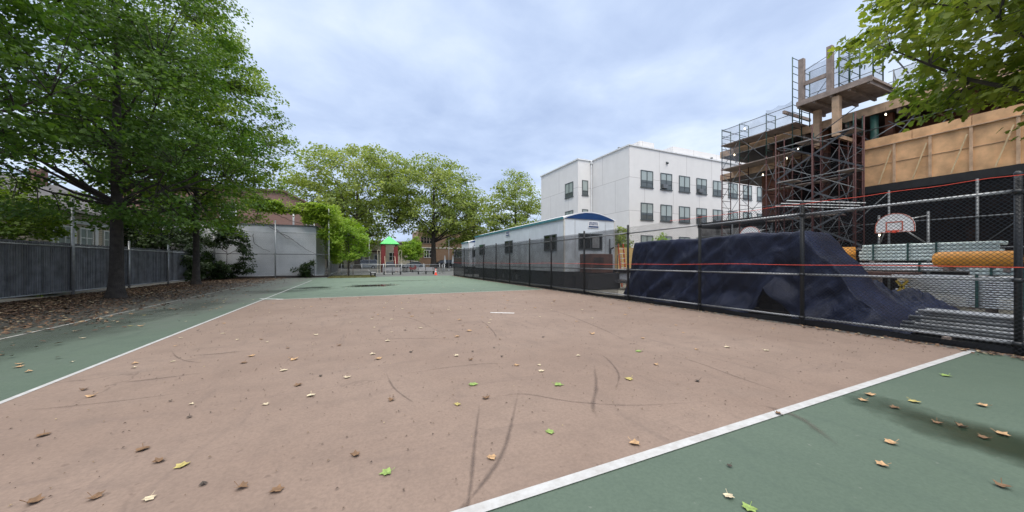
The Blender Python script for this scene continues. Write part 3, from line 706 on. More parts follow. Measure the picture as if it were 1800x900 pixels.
# ================================================================== WHITE BUILDING
wb = thing('white_building', 'white three storey precast building with dark framed windows', 'building', (26, 27.7, 0))
H = 13.85
XA, XB, YA, YB, YC = 26.0, 24.0, 27.7, 34.05, 43.1
def wall_poly(b, pts, z0, z1):
    n = len(pts); b.add([(x, y, z0) for x, y in pts] + [(x, y, z1) for x, y in pts], [(i, (i+1) % n, n + (i+1) % n, n + i) for i in range(n)] + [tuple(range(n, 2*n)), tuple(range(n))[::-1]])
wall_poly(b := MB(), [(XA, YA), (52, YA), (52, YC), (XB, YC), (XB, YB), (XA, YB)], 0, H); b.build('wall', m['panel'], wb)
b = MB(); t_ = .12
for i_, (x0, y0, x1, y1) in enumerate(((XA, YA, 52, YA), (XA, YA, XA, YB), (XB, YB, XA, YB), (XB, YB, XB, YC), (XB, YC, 52, YC))):
    b.box(min(x0, x1) - t_ - .003 * i_, min(y0, y1) - t_ - .003 * i_, H - .003 * i_, max(x0, x1) + t_ + .003 * i_, max(y0, y1) + t_ + .003 * i_, H + .13 + .004 * i_)
b.build('parapet_cap', m['white'], wb)
MB().box(29.8, 30, H - .1, 32.0, 31.7, H + 1.8).build('roof_house', m['panel'], wb)
MB().box(35.1, 30, H - .1, 51, 38, H + 1.9).build('roof_house', m['panel'], wb)
MB().box(33.0, 29.0, H, 33.4, 29.4, H + .7).build('vent', m['galv_dark'], wb)
def win(w, h, low=.3, name='window'):
    """glazed unit centred at the origin facing -y; returns the glass (with its frame as child)"""
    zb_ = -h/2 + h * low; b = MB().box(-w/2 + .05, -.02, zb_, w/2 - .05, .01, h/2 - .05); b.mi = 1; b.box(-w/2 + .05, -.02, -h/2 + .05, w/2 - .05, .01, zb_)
    g = b.build(name, [m['glass'], m['glass_low']])
    f = MB(); fw = .075
    f.box(-w/2, -.06, -h/2, -w/2 + fw, .03, h/2).box(w/2 - fw, -.06, -h/2, w/2, .03, h/2).box(-w/2 + fw, -.06, h/2 - fw, w/2 - fw, .03, h/2).box(-w/2 + fw, -.06, -h/2, w/2 - fw, .03, -h/2 + fw)
    if w > 1.2: f.box(-.045, -.055, -h/2 + fw, .045, .025, h/2 - fw)
    zt = -h/2 + h * .3; f.box(-w/2 + fw, -.05, zt - .03, w/2 - fw, .02, zt + .03)
    fo = f.build('frame', m['winframe']); fo.parent = g
    if low > .5: a_ = MB().box(-.36 - w * .2, -.32, -h/2 + .09, .3 - w * .2, -.025, -h/2 + .5).build('air_conditioner', m['galv_dark']); a_.parent = g
    s = MB().box(-w/2 - .06, -.1, -h/2 - .09, w/2 + .06, .02, -h/2 - .003).build('sill', m['winframe']); s.parent = g
    return g
def put(g, parent, x, y, z, rz=0, first=False):
    c = g if first else copy_tree(g)
    c.parent = parent; c.location = Vector((x, y, z)) - wl(parent); c.rotation_euler = (0, 0, rz); return c
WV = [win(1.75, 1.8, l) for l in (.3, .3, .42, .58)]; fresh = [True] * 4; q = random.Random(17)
for k in range(9):
    for zc in (10.55, 7.05, 3.55):
        v = (k + int(zc)) % 4 if (k, zc) in ((0, 10.55), (1, 10.55), (2, 7.05), (3, 3.55)) else q.choice([0, 0, 1, 1, 2, 3])
        put(WV[v], wb, 28.45 + 2.88 * k, YA - .02, zc, 0, fresh[v]); fresh[v] = False
for zc in (10.55, 7.05, 3.55): put(WV[1], wb, XB - .02, 35.9, zc, -math.pi / 2)
W2 = win(.85, 1.8); first = True
for zc in (10.55, 7.05, 3.55): put(W2, wb, 25.0, YB - .02, zc, 0, first); first = False
MB().tube((XA - .14, YB - .14, .2), (XA - .14, YB - .14, H + .1), .07, None, 10).box(XA - .26, YB - .26, H - .35, XA - .02, YB - .02, H - .05).build('downpipe', m['white'], wb)
for vx, vy, vh in ((28.0, 31.5, 1.1), (33.6, 32.5, 1.5), (41, 29.2, .9), (45.5, 29.0, 1.2)): MB().tube((vx, vy, H - .1), (vx, vy, H + vh), .09, None, 8).lathe((vx, vy, H + vh), [(.16, 0), (.16, .12), (.02, .2)], 8).build('roof_vent', m['galv_dark'], wb, True)
MB().tube((31.4, YA - .2, 12.55), (31.4, YA + .01, 12.7), .12).build('wall_lamp', m['winframe'], wb)

# ================================================================== SITE TRAILERS
def site_trailer(x0, y0, w, L, label, full=True):
    t = thing('site_trailer', label, 'site trailer', (x0 + w/2, y0 + L/2, 0))
    zb, zt = 1.0, 4.18
    body = MB().box(x0, y0, zb, x0 + w, y0 + L, zt)
    b = MB()                                                     # shallow standing seams
    y = y0 + .6
    while y < y0 + L: b.box(x0 - .008, y - .012, zb + .05, x0 - .0005, y + .012, zt - .05); y += 1.22
    bd = body.build('body', m['trailer'], t); b.build('seam', m['trailer'], bd)
    n = 12; arch = [(x0 - .06 + (w + .12) * i / n, zt + .02 + .42 * math.sin(math.pi * i / n)) for i in range(n + 1)]
    MB().prism([(x0 - .06, zt - .06)] + arch + [(x0 + w + .06, zt - .06)], 'y', y0 - .02, y0 + L + .02).build('roof', m['white'], t)
    MB().prism([(x0 + .02, zt - .04)] + [(x, zz - .07) for x, zz in arch[1:-1]] + [(x0 + w - .02, zt - .04)], 'y', y0 - .05, y0 - .022).build('fascia', m['blue'], t)
    MB().box(x0 - .02, y0 - .02, zb, x0 + .06, y0 - .003, zt - .08).box(x0 + w - .06, y0 - .02, zb, x0 + w + .02, y0 - .003, zt - .08).box(x0 - .02, y0 - .004, zb, x0 - .003, y0 + .06, zt - .11).build('corner_trim', m['offwhite'], t)
    MB().box(x0 + w * .2, y0 - .018, zb + .02, x0 + w * .2 + .02, y0 - .003, zt - .1).box(x0 + w * .8, y0 - .018, zb + .02, x0 + w * .8 + .02, y0 - .003, zt - .1).build('panel_joint', m['galv'], t)
    MB().box(x0 - .075, y0, zt - .1, x0 - .062, y0 + L, zt + .05).build('roof_trim', m['teal'], t)
    b = MB()
    for x in (x0 + .6, x0 + w - .75): b.box(x, y0 - .8, .72, x + .14, y0 + L, .98)
    for k in range(8): b.box(x0 + .05, y0 + .3 + k * (L - .6) / 7 - .05, .82, x0 + w - .05, y0 + .3 + k * (L - .6) / 7 + .05, .96)
    b.build('chassis', m['black'], t)
    for yy_ in (y0 + L * .42, y0 + L * .5, y0 + L * .58):
        for x in (x0 + .2, x0 + w - .4):
            b = MB(); b.tube((x, yy_, .42), (x + .22, yy_, .42), .4, None, 20); wh = b.build('wheel', m['rubber'], t); MB().tube((x - .006, yy_, .42), (x + .1, yy_, .42), .2, None, 16).build('rim', m['galv_dark'], wh)
    b = MB()
    for k in range(5):
        yy_ = y0 + 1 + k * (L - 2) / 4
        for x in (x0 + .45, x0 + w - .85): b.box(x, yy_, .005, x + .4, yy_ + .4, .2).box(x + .03, yy_ + .03, .2, x + .37, yy_ + .37, .4).box(x + .1, yy_ + .1, .4, x + .3, yy_ + .3, .72)
    b.build('support_blocks', m['concrete'], t)
    MB().box(x0 + .35, y0 + .1, .005, x0 + .38, y0 + L - .1, .95).build('side_dark_sheet', m['black'], t)  # black sheet added to darken the bright gaps under the trailer
    MB().box(x0 + .05, y0 + .04, .005, x0 + w - .05, y0 + .07, .95).build('end_dark_sheet', m['black'], t)  # matching black sheet added under the end wall
    return t
def twin(parent, p, w, h, rz):
    g = MB().box(-w/2 + .04, -.01, -h/2 + .04, w/2 - .04, .01, h/2 - .04).build('window', m['glass_dark'])
    f = MB().box(-w/2, -.04, -h/2, -w/2+.06, .02, h/2).box(w/2-.06, -.04, -h/2, w/2, .02, h/2).box(-w/2+.06, -.04, h/2-.06, w/2-.06, .02, h/2).box(-w/2+.06, -.04, -h/2, w/2-.06, .02, -h/2+.06).box(-.03, -.035, -h/2+.06, .03, .02, h/2-.06).build('frame', m['winframe']); f.parent = g
    return put(g, parent, *p, rz, True)
t1 = site_trailer(11.0, 17.0, 3.75, 16.7, 'long pale site trailer with blue arched end, behind the black fence')
for yc in (18.55, 25.05, 31.5): twin(t1, (10.985, yc, 2.78), 1.5, .98, -math.pi/2)
w_ = twin(t1, (12.88, 16.985, 2.8), 1.75, .98, 0)
MB().box(12.98, 16.92, 2.42, 13.5, 16.94, 3.1).build('blind', m['galv'], t1)
def sign_plate(parent, x, y, z, w, h, axis):
    """white plate, dark unreadable lettering strokes and a blue band"""
    def bx(b, u0, v0, u1, v1, d): return b.box(x + u0, y - d, z + v0, x + u1, y - .001, z + v1) if axis == 'x' else b.box(x - d, y + u0, z + v0, x - .001, y + u1, z + v1)
    s = bx(MB(), -w/2, -h/2, w/2, h/2, .02).build('sign', m['white'], parent)
    b = MB(); q = random.Random(4); u = -w/2 + .06
    while u < w/2 - .12:
        k = q.choice([0, 1, 2]); ww = w * .095
        bx(b, u, -h*.06, u + ww*.28, h*.38, .026); bx(b, u + ww*.72, -h*.06, u + ww, h*.38, .026)
        if k: bx(b, u + ww*.28, h*.28, u + ww*.72, h*.38, .026)
        if k != 1: bx(b, u + ww*.28, -h*.06, u + ww*.72, h*.04, .026)
        u += ww * 1.28
    b.build('lettering', m['navyink'], s)
    bx(MB(), -w/2 + .04, -h*.42, w/2 - .04, -h*.2, .025).build('band', m['blue'], s)
sign_plate(t1, 13.1, 16.985, 3.84, .8, .42, 'x'); sign_plate(t1, 10.98, 25.2, 3.86, .8, .42, 'y')
MB().box(14.2, 16.8, 1.0, 14.26, 16.86, 3.0).build('cable_riser', m['galv_dark'], t1)
t2 = site_trailer(13.0, 42.5, 3.75, 3.3, 'smaller looking site trailer end showing past the long trailer')
sign_plate(t2, 14.0, 42.49, 3.84, .8, .42, 'x'); twin(t2, (14.2, 42.485, 2.7), 1.5, .95, 0)

# generator / toolbox on a base beside the trailer end
ge = thing('generator', 'brown steel generator on a dark base at the trailer end', 'generator', (12.6, 15.9, 0))
MB().box(11.75, 15.4, .95, 13.25, 16.5, 2.02).build('housing', m['brownbox'], ge, bevel=.03)
MB().box(11.5, 15.3, .05, 13.7, 16.6, .9).build('base', m['black'], ge, bevel=.02)
MB().tube((13.32, 15.7, 1.2), (13.32, 15.7, 2.35), .06).tube((13.32, 15.7, 2.3), (13.55, 15.7, 2.4), .05).build('exhaust', m['black'], ge)
b = MB()
for k in range(7): b.box(11.9, 15.385, 1.15 + k * .1, 12.6, 15.398, 1.2 + k * .1)
b.build('vent_grille', m['black'], ge)
MB().path([(13.5, 15.3, .9), (13.5, 15.3, 1.95), (13.75, 15.3, 2.0), (13.75, 15.3, .9)], [.02]*4, 6).build('handrail', m['greysteel'], ge)

# ladder and yellow hoarding behind the truck
def ladder(x, y, z1, label):
    t = thing('ladder', label, 'ladder', (x, y, 0)); b = MB()
    for s in (-.2, .2): b.beam((x + s, y - .35, 0), (x + s, y, z1), .05, .08, (0, 1, 0))
    b.build('rails', m['ladder'], t)
    b = MB(); k = .3
    while k < z1 - .1: b.beam((x - .19, y - .35 * (1 - k / z1) - .045, k), (x + .19, y - .35 * (1 - k / z1) - .045, k), .03, .05); k += .3
    b.build('rungs', m['silver'], t); return t
ladder(15.15, 16.9, 2.72, 'orange ladder leaning beside the site trailer end')
hb = thing('plywood_enclosure', 'yellow plywood hoarding standing between the ladder and the tarpaulin', 'hoarding', (17, 18, 0))
MB().box(15.6, 18.0, .1, 18.9, 18.06, 2.55).build('panel', m['plywood_yellow'], hb)
b = MB()
for x in (15.6, 16.8, 18.0, 18.8): b.box(x, 18.065, 0, x + .09, 18.15, 2.6)
b.build('stud', m['timber_grey'], hb); ladder(18.35, 17.8, 2.5, 'ladder with rust brown rails against the yellow hoarding, half behind the tarpaulin')

# ------------------------------------------------------------------ vehicles
def car(name, label, cat, profile, glass, L, W, paint, loc, rz, group=None):
    """profile: lower body outline (x, z); glass: greenhouse outline; both run the length of the car"""
    t = thing(name, label, cat, (0, 0, 0), group)
    def loft(poly, w0, w1, zlo, zhi, nm, mat, par, grow=0):
        def hw(zz): k = max(0, min(1, (zz - zlo) / max(zhi - zlo, 1e-3))); return w0 + (w1 - w0) * k
        n = len(poly); V = [(x, -hw(zz) - grow, zz) for x, zz in poly] + [(x, hw(zz) + grow, zz) for x, zz in poly]
        return MB().add(V, [tuple(range(n))[::-1], tuple(range(n, 2*n))] + [(i, (i+1) % n, n + (i+1) % n, n + i) for i in range(n)]).build(nm, mat, par, bevel=.035 if nm in ('body', 'cabin') else 0)
    loft(profile, W/2, W/2 - .03, .2, 1., 'body', paint, t)
    zs = [p[1] for p in glass]; cab = loft(glass, W/2 - .04, W/2 - .2, min(zs), max(zs), 'cabin', paint, t)
    cx_ = sum(p[0] for p in glass) / len(glass); cz = sum(zs) / len(zs)
    gl = [(cx_ + (x - cx_) * .93, cz + (zz - cz) * .74) for x, zz in glass]
    loft(gl, W/2 - .04, W/2 - .2, min(zs), max(zs), 'window', m['glass_dark'], t, .012)
    gl2 = [(cx_ + (x - cx_) * 1.012, cz + (zz - cz) * .7) for x, zz in glass]
    n = len(gl2); V = [(x, -W/2 + .3, zz) for x, zz in gl2] + [(x, W/2 - .3, zz) for x, zz in gl2]
    MB().add(V, [tuple(range(n))[::-1], tuple(range(n, 2*n))] + [(i, (i+1) % n, n + (i+1) % n, n + i) for i in range(n)]).build('windscreen', m['glass_dark'], t)
    for x in (-L * .31, L * .31):
        for s in (-1, 1):
            wh = MB().tube((x, s * (W/2 - .2), .33), (x, s * (W/2 + .012), .33), .33, None, 20).build('wheel', m['rubber'], t)
            MB().tube((x, s * (W/2 - .1), .33), (x, s * (W/2 + .02), .33), .2, None, 12).build('rim', m['chrome'], wh)
    for s in (-1, 1):
        MB().box(L/2 - .12, s * (W/2 - .45), .62, L/2 + .012, s * (W/2 - .1), .78).build('headlight', m['clearlens'], t)
        MB().box(-L/2 - .012, s * (W/2 - .35), .7, -L/2 + .1, s * (W/2 - .08), .95).build('tail_light', m['redlens'], t)
        MB().box(L * .2, s * (W/2 + .0), .98, L * .2 + .12, s * (W/2 + .16), 1.1).build('mirror', paint, t)
    MB().box(-L/2 - .06, -W/2 + .1, .3, L/2 + .06, W/2 - .1, .48).build('bumper', m['greysteel'], t)
    t.location = loc; t.rotation_euler = (0, 0, rz); return t
van_p = [(-2.35, .3), (-2.4, .95), (-2.3, 1.05), (1.6, 1.05), (2.25, .88), (2.35, .6), (2.3, .28)]
van_g = [(-2.28, 1.04), (-2.15, 1.72), (-1.9, 1.8), (.35, 1.78), (1.45, 1.05)]
sed_p = [(-2.3, .32), (-2.32, .8), (-2.15, .92), (1.0, .95), (2.1, .8), (2.3, .58), (2.25, .28)]
sed_g = [(-1.75, .92), (-1.05, 1.38), (.15, 1.42), (1.1, .94)]
suv_p = [(-2.35, .36), (-2.38, 1.), (-2.3, 1.1), (1.1, 1.1), (2.2, 1.), (2.35, .7), (2.3, .34)]
suv_g = [(-2.25, 1.08), (-2.05, 1.72), (-1.85, 1.8), (.3, 1.76), (1.2, 1.1)]
GC = 'cars parked along the street'
SY = 71.2
car('parked_minivan', 'silver minivan parked in the street behind the bench seen end on', 'minivan', van_p, van_g, 4.8, 1.9, m['carwhite'], (ony(641, SY), SY, .256), math.pi, GC)
car('parked_car', 'white car parked in the street behind the litter bin', 'car', sed_p, sed_g, 4.6, 1.8, m['carwhite'], (ony(726, SY), SY, .256), math.pi, GC)
car('parked_suv', 'black suv parked in the street behind the large tree trunk', 'suv', suv_p, suv_g, 4.8, 1.95, m['carblack'], (ony(777, SY), SY, .256), math.pi, GC)
car('parked_car', 'grey car parked at the far end of the street near the fence', 'car', sed_p, sed_g, 4.6, 1.8, m['cargrey'], (ony(801, SY), SY, .256), math.pi, GC)
car('parked_car', 'grey car parked in the street behind the play tower', 'car', sed_p, sed_g, 4.6, 1.8, m['cargrey'], (ony(690, SY), SY, .256), 0, GC)
# flatbed work truck, its tail showing past the tarpaulin
tk = thing('work_truck', 'grey work truck with dark flat bed, tail showing beside the tarpaulin', 'truck', (16, 14.6, 0))
MB().box(13.5, 13.8, .98, 17.2, 15.7, 1.12).build('bed', m['black'], tk)
MB().box(13.62, 13.85, .55, 17.2, 15.65, .96).build('body', m['carwhite'], tk, bevel=.04)
MB().box(13.3, 13.9, .38, 13.5, 15.6, .56).build('bumper', m['chrome'], tk, bevel=.02)
for y in (13.9, 15.42): MB().box(13.555, y, .66, 13.62, y + .16, .9).build('tail_light', m['redlens'], tk)
MB().prism([(17.25, .5), (17.25, 2.0), (18.5, 2.05), (19.0, 1.3), (20.0, 1.15), (20.1, .5)], 'y', 13.85, 15.65).build('cab', m['carwhite'], tk, bevel=.05)
for x in (14.9, 19.2):
    for y in (13.78, 15.5): 
        wh = MB().tube((x, y, .4), (x, y + .24, .4), .4, None, 20).build('wheel', m['rubber'], tk); MB().tube((x, y - .01, .4), (x, y + .25, .4), .2, None, 12).build('rim', m['galv'], wh)
b = MB(); q = random.Random(9)
for k in range(10):
    y = 13.9 + q.random() * 1.5; b.beam((13.4 + q.random() * .5, y, 1.15 + q.random() * .12), (16.8, y + q.uniform(-.2, .2), 1.2 + q.random() * .15), .06, .06)
b.build('load', m['timber_grey'], tk)

# ================================================================== TARPAULIN OVER A STACK
def tarp(name, label, rows, prof, seed, mat, amp=.055, hole=None):
    """rows: list of (y, height scale, front x, back x); cross section prof: (side 0..1 front->back, z 0..1)"""
    nv = 64; V = []; Fs = []
    for j, (y, hs, xf, xb) in enumerate(rows):
        for i in range(nv + 1):
            u = i / nv; s, zz = prof(u)
            z_ = zz * hs
            c1, c2 = y + z_ * 1.05, y - z_
            fold = 1.5 * abs(mn.noise((c1 * 1.15, c2 * .28, s * .9 + seed))) + .9 * abs(mn.noise((c1 * 2.6, c2 * .5, s + seed + 3))) + .5 * mn.fractal((y * 1.3 + seed, s * 1.2, z_ * 1.1), .8, 2.2, 4) - .25
            side = -1 if s < .5 else 1
            flare = .28 * (1 - min(1, z_ / 1.0)) ** 2 * side if hs > .2 else 0
            x = xf + (xb - xf) * s + flare - amp * 2.2 * fold * (.45 + .75 * (1 - zz) if zz < .97 else .2)
            zf = z_ + (amp * .35 * fold if zz > .9 else 0) - (.02 * (1 - math.cos(y * 2.1)) if zz > .97 else 0)
            if hole and s < .3:
                zh = hole(y); zf = max(zf, zh + (z_ * (1 - zh / max(hs, .1)) if zh > 0 else 0))
            V.append((x, y + .05 * fold * (1 - zz), max(.012, zf)))
    n = nv + 1
    for j in range(len(rows) - 1):
        for i in range(nv): Fs.append((j*n + i, j*n + i + 1, (j+1)*n + i + 1, (j+1)*n + i))
    return MB().add(V, Fs).build(name, mat, None, True)
def prof(u):
    if u < .38: k = u / .38; return 0., k
    if u < .62: k = (u - .38) / .24; return k, 1.
    k = (u - .62) / .38; return 1., 1 - k
rows = []
for k in range(7): q = k / 6; rows.append((11.42 - .30 * q, 2.4 * math.sin(q * math.pi / 2) ** .6, 10.75, 12.15))
for k in range(90): y = 11.1 - 5.7 * k / 89; rows.append((y, 2.41 + .03 * math.sin(y * 2), 10.75 + .05 * math.sin(y * 1.7), 12.15))
ctl = [(5.4, 2.42), (5.12, 2.36), (4.88, 2.12), (4.5, 1.6), (4.15, 1.02), (3.8, .58), (3.45, .28), (3.1, .03)]
for k in range(1, 46):
    y = 5.4 - 2.3 * k / 45; j = max(i for i, c in enumerate(ctl[:-1]) if c[0] >= y - 1e-9); u = (ctl[j][0] - y) / (ctl[j][0] - ctl[j+1][0]); h_ = ctl[j][1] + (ctl[j+1][1] - ctl[j][1]) * u
    rows.append((y, h_ + .05 * math.sin(y * 9) * min(1, h_), 10.72 + .05 * math.sin(y * 6), 12.15 - .1 * k / 45))
hole = lambda y: max(0., .86 - abs(y - 5.72) * 1.5)
to = tarp('tarpaulin', '', rows, prof, 2.3, m['tarp'], .12, hole)
tag(to, 'long navy tarpaulin draped over a stack behind the black fence', 'tarpaulin')
# crumpled offcut on the ground beside it
V, Fs = [], []; nx_, ny_ = 44, 56; x0, y0 = 12.1, 2.9
for j in range(ny_ + 1):
    for i in range(nx_ + 1):
        u, w = i / nx_, j / ny_; e = math.sin(math.pi * u) ** .5 * math.sin(math.pi * w) ** .5
        f = mn.fractal((u * 5, w * 6, 1.7), .7, 2.3, 5); r_ = abs(mn.noise((u * 6, w * 7, 8.)))
        V.append((x0 + u * 1.7 + .1 * f, y0 + w * 2.6 + .1 * f, .015 + max(0, e * (.72 + .35 * f + .35 * r_))))
for j in range(ny_):
    for i in range(nx_): a = j * (nx_ + 1) + i; Fs.append((a, a + 1, a + nx_ + 2, a + nx_ + 1))
tag(MB().add(V, Fs).build('tarpaulin', m['tarp'], None, True), 'crumpled blue tarpaulin heaped on the ground beside the steel tubes', 'tarpaulin')
# palletised blocks visible under the lifted hem
pl = thing('block_pallet', 'pallet of pale blocks showing under the lifted tarpaulin hem', 'pallet', (11.6, 5.7, 0))
b = MB()
for y in (5.0, 5.6, 6.3): b.box(11.1, y, .01, 12.0, y + .1, .11)
for k in range(6): b.box(11.1 + k * .15, 4.95, .112, 11.22 + k * .15, 6.45, .135)
b.build('pallet_base', m['timber_grey'], pl)
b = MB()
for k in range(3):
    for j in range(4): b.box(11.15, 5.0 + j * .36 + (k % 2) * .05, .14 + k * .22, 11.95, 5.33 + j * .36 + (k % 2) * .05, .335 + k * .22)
b.build('blocks', m['darkconcrete'], pl, bevel=.01)  # pale blocks coloured dark to dim the opening under the hem

# ================================================================== STEEL TUBES, RACKS AND SITE CLUTTER
tb = thing('tube_bundle', 'strapped bundle of grey steel tubes low behind the black fence', 'tube bundle', (11.2, 1.4, 0))
q = random.Random(2); rr = .036
for lay in range(7):
    nrow = 13 - lay if lay else 13
    for i in range(nrow):
        if lay > 4 and q.random() < .15: continue
        x = 10.75 + lay * .04 + i * .077 + q.uniform(-.006, .006); ye = 3.25 + q.uniform(-.18, .16) - lay * .04
        MB().tube((x, -1.6 + q.uniform(-.2, .2), .11 + lay * .067), (x, ye, .11 + lay * .067), rr, None, 7).build('tube', m['galv'] if q.random() < .7 else m['galv_dark'], tb, True)
for y in (-.4, 1.85):
    MB().beam((10.66, y, .06), (10.9, y, .6), .09, .02, (0, 1, 0)).beam((10.9, y, .61), (11.6, y, .61), .09, .02, (0, 1, 0)).beam((11.6, y, .6), (11.85, y, .06), .09, .02, (0, 1, 0)).build('strap', m['black'], tb)
b = MB()
for y in (-1., .8, 2.6): MB().box(10.6, y, .005, 11.9, y + .09, .072).build('bearer', m['timber_grey'], tb)

def rack(name, label, cat, X, y0, y1, z0, layers, across, mat, r, strap, loc_group=None):
    t = thing(name, label, cat, (X, (y0 + y1) / 2, 0)); q = random.Random(int(X * 10))
    for k in range(layers):
        for i in range(across):
            if (k == layers - 1) or i == 0 or q.random() < .35:
                MB().tube((X + i * r * 2.1, y0 + q.uniform(-.06, .06), z0 + r + k * r * 2.05), (X + i * r * 2.1, y1 + q.uniform(-.08, .08), z0 + r + k * r * 2.05), r, None, 8).build('tube', mat, t, True)
    for y in strap: MB().box(X - r - .03, y, z0 - .01, X - r - .002, y + .05, z0 + layers * r * 2.05 + .02).box(X - r - .002, y, z0 + layers * r * 2.05 + .006, X + across * r * 2.1, y + .05, z0 + layers * r * 2.05 + .03).build('strap', m['dgreen'], t)
    for y in (y0 + .3, y1 - .4): MB().box(X - .1, y, .005, X + across * r * 2.1, y + .12, z0 - .012).build('stand', m['timber_grey'], t)
    return t
rack('tube_rack', 'stack of pale green tubes strapped with green bands below the backboard', 'tube stack', 19.0, 3.6, 6.95, 1.62, 5, 5, m['paletube'], .062, (4.9, 5.6, 6.55))
rack('tube_rack', 'stack of silver tubes under the pale green strapped tubes', 'tube stack', 18.6, 3.7, 6.9, 1.22, 3, 5, m['silver'], .05, (5.2,))
rack('tube_rack', 'short stack of pale green tubes under the orange cylinder', 'tube stack', 16.8, .6, 3.7, 1.16, 2, 4, m['paletube'], .055, (2.75, 3.3))
# stack of silver scaffold frames
fr = thing('frame_stack', 'stack of silver scaffold frames beneath the orange cylinder', 'scaffold stack', (16.8, 3, 0))
q = random.Random(8)
for k in range(14):
    zc = .24 + k * .067; y1_ = 4.95 + q.uniform(-.15, .12) + .02 * k - (.5 if k < 4 else 0)
    b = MB()
    for x in (16.55, 17.6): b.tube((x, .3, zc), (x, y1_, zc), .024, None, 7)
    for y in (.5, 1.6, 2.7, 3.8, y1_ - .1): b.tube((16.55, y, zc), (17.6, y, zc), .018, None, 6)
    b.build('scaffold_frame', m['silver'], fr, True)
b = MB()
for y in (.6, 2.8, 4.2): MB().box(16.4, y, .005, 17.8, y + .1, .21).build('bearer', m['timber_grey'], fr)
b = MB()
for y in (2.72, 3.5): b.box(16.5, y, .21, 16.525, y + .06, 1.2)
b.build('upright', m['dgreen'], fr)
oc = thing('orange_cylinder', 'long bright orange cylinder lying across the stacked scaffold frames', 'cylinder', (17, 3.7, 1.4))
pr = [(.001, 0), (.1, .005), (.18, .03), (.23, .09), (.245, .2)] + [(.245 + (.004 if k % 2 else 0), .3 + k * .2) for k in range(7)] + [(.245, 1.62), (.225, 1.62), (.22, 1.2)]
b = MB().lathe((0, 0, 0), pr, 24); b.v = [(17.0 + x, 4.5 - z_, 1.635 + y) for x, y, z_ in b.v]; b.build('tube', m['orange'], oc, True)
MB().tube((17.0, 2.98, 1.635), (17.0, 3.05, 1.635), .218, None, 20).build('end_liner', m['brownbox'], oc)
MB().box(16.7, 3.0, 1.27, 17.3, 3.12, 1.385).box(16.7, 4.1, 1.27, 17.3, 4.22, 1.385).build('chock', m['timber_grey'], oc)
ob = thing('orange_barrel', 'orange barrel half hidden behind the end of the draped tarpaulin', 'barrel', (19.2, 7.55, 0))
MB().lathe((19.2, 7.55, 1.2), [(.001, 0), (.31, 0), (.33, .05), (.33, .3), (.35, .32), (.33, .35), (.33, .65), (.35, .67), (.33, .7), (.32, 1.0), (.001, 1.0)], 20).build('drum', m['orange'], ob, True)
MB().box(18.8, 7.1, .005, 19.6, 8.0, .14).box(18.85, 7.15, .14, 19.55, 7.95, 1.19).build('stand', m['timber_grey'], ob)
tbx = thing('work_table', 'blue topped work table on steel legs under the tube stack', 'table', (17.6, 6, 0))
MB().box(16.9, 5.0, 1.0, 17.9, 6.4, 1.06).build('tabletop', m['bluetable'], tbx)
MB().box(16.88, 4.98, 1.063, 17.92, 6.42, 1.2).build('load_board', m['brownbox'], tbx)
for x in (16.95, 17.8):
    for y in (5.05, 6.3): MB().box(x, y, .005, x + .06, y + .06, .998).build('leg', m['galv_dark'], tbx)
MB().box(16.955, 5.11, .5, 17.0, 6.3, .55).build('stretcher', m['galv_dark'], tbx)
MB().box(16.9, 5.6, .006, 17.4, 6.3, .2).box(16.98, 5.8, .2, 17.3, 6.1, .24).build('toolbox', m['redbox'], None, bevel=.015)
tag(bpy.data.objects['toolbox'], 'flat red box on the ground under the work table', 'box')
st_ = thing('sawhorse', 'yellow braced timber sawhorse beside the work table', 'sawhorse', (16.6, 4.9, 0))
MB().beam((16.3, 4.5, .01), (16.3, 5.1, .95), .06, .06, (1, 0, 0)).beam((16.3, 5.4, .01), (16.3, 4.85, .95), .06, .06, (1, 0, 0)).beam((16.8, 4.5, .01), (16.8, 5.1, .95), .06, .06, (1, 0, 0)).build('legs', m['yellow'], st_)
MB().box(16.2, 4.9, .95, 16.9, 5.05, 1.05).build('beam', m['timber_pale'], st_)

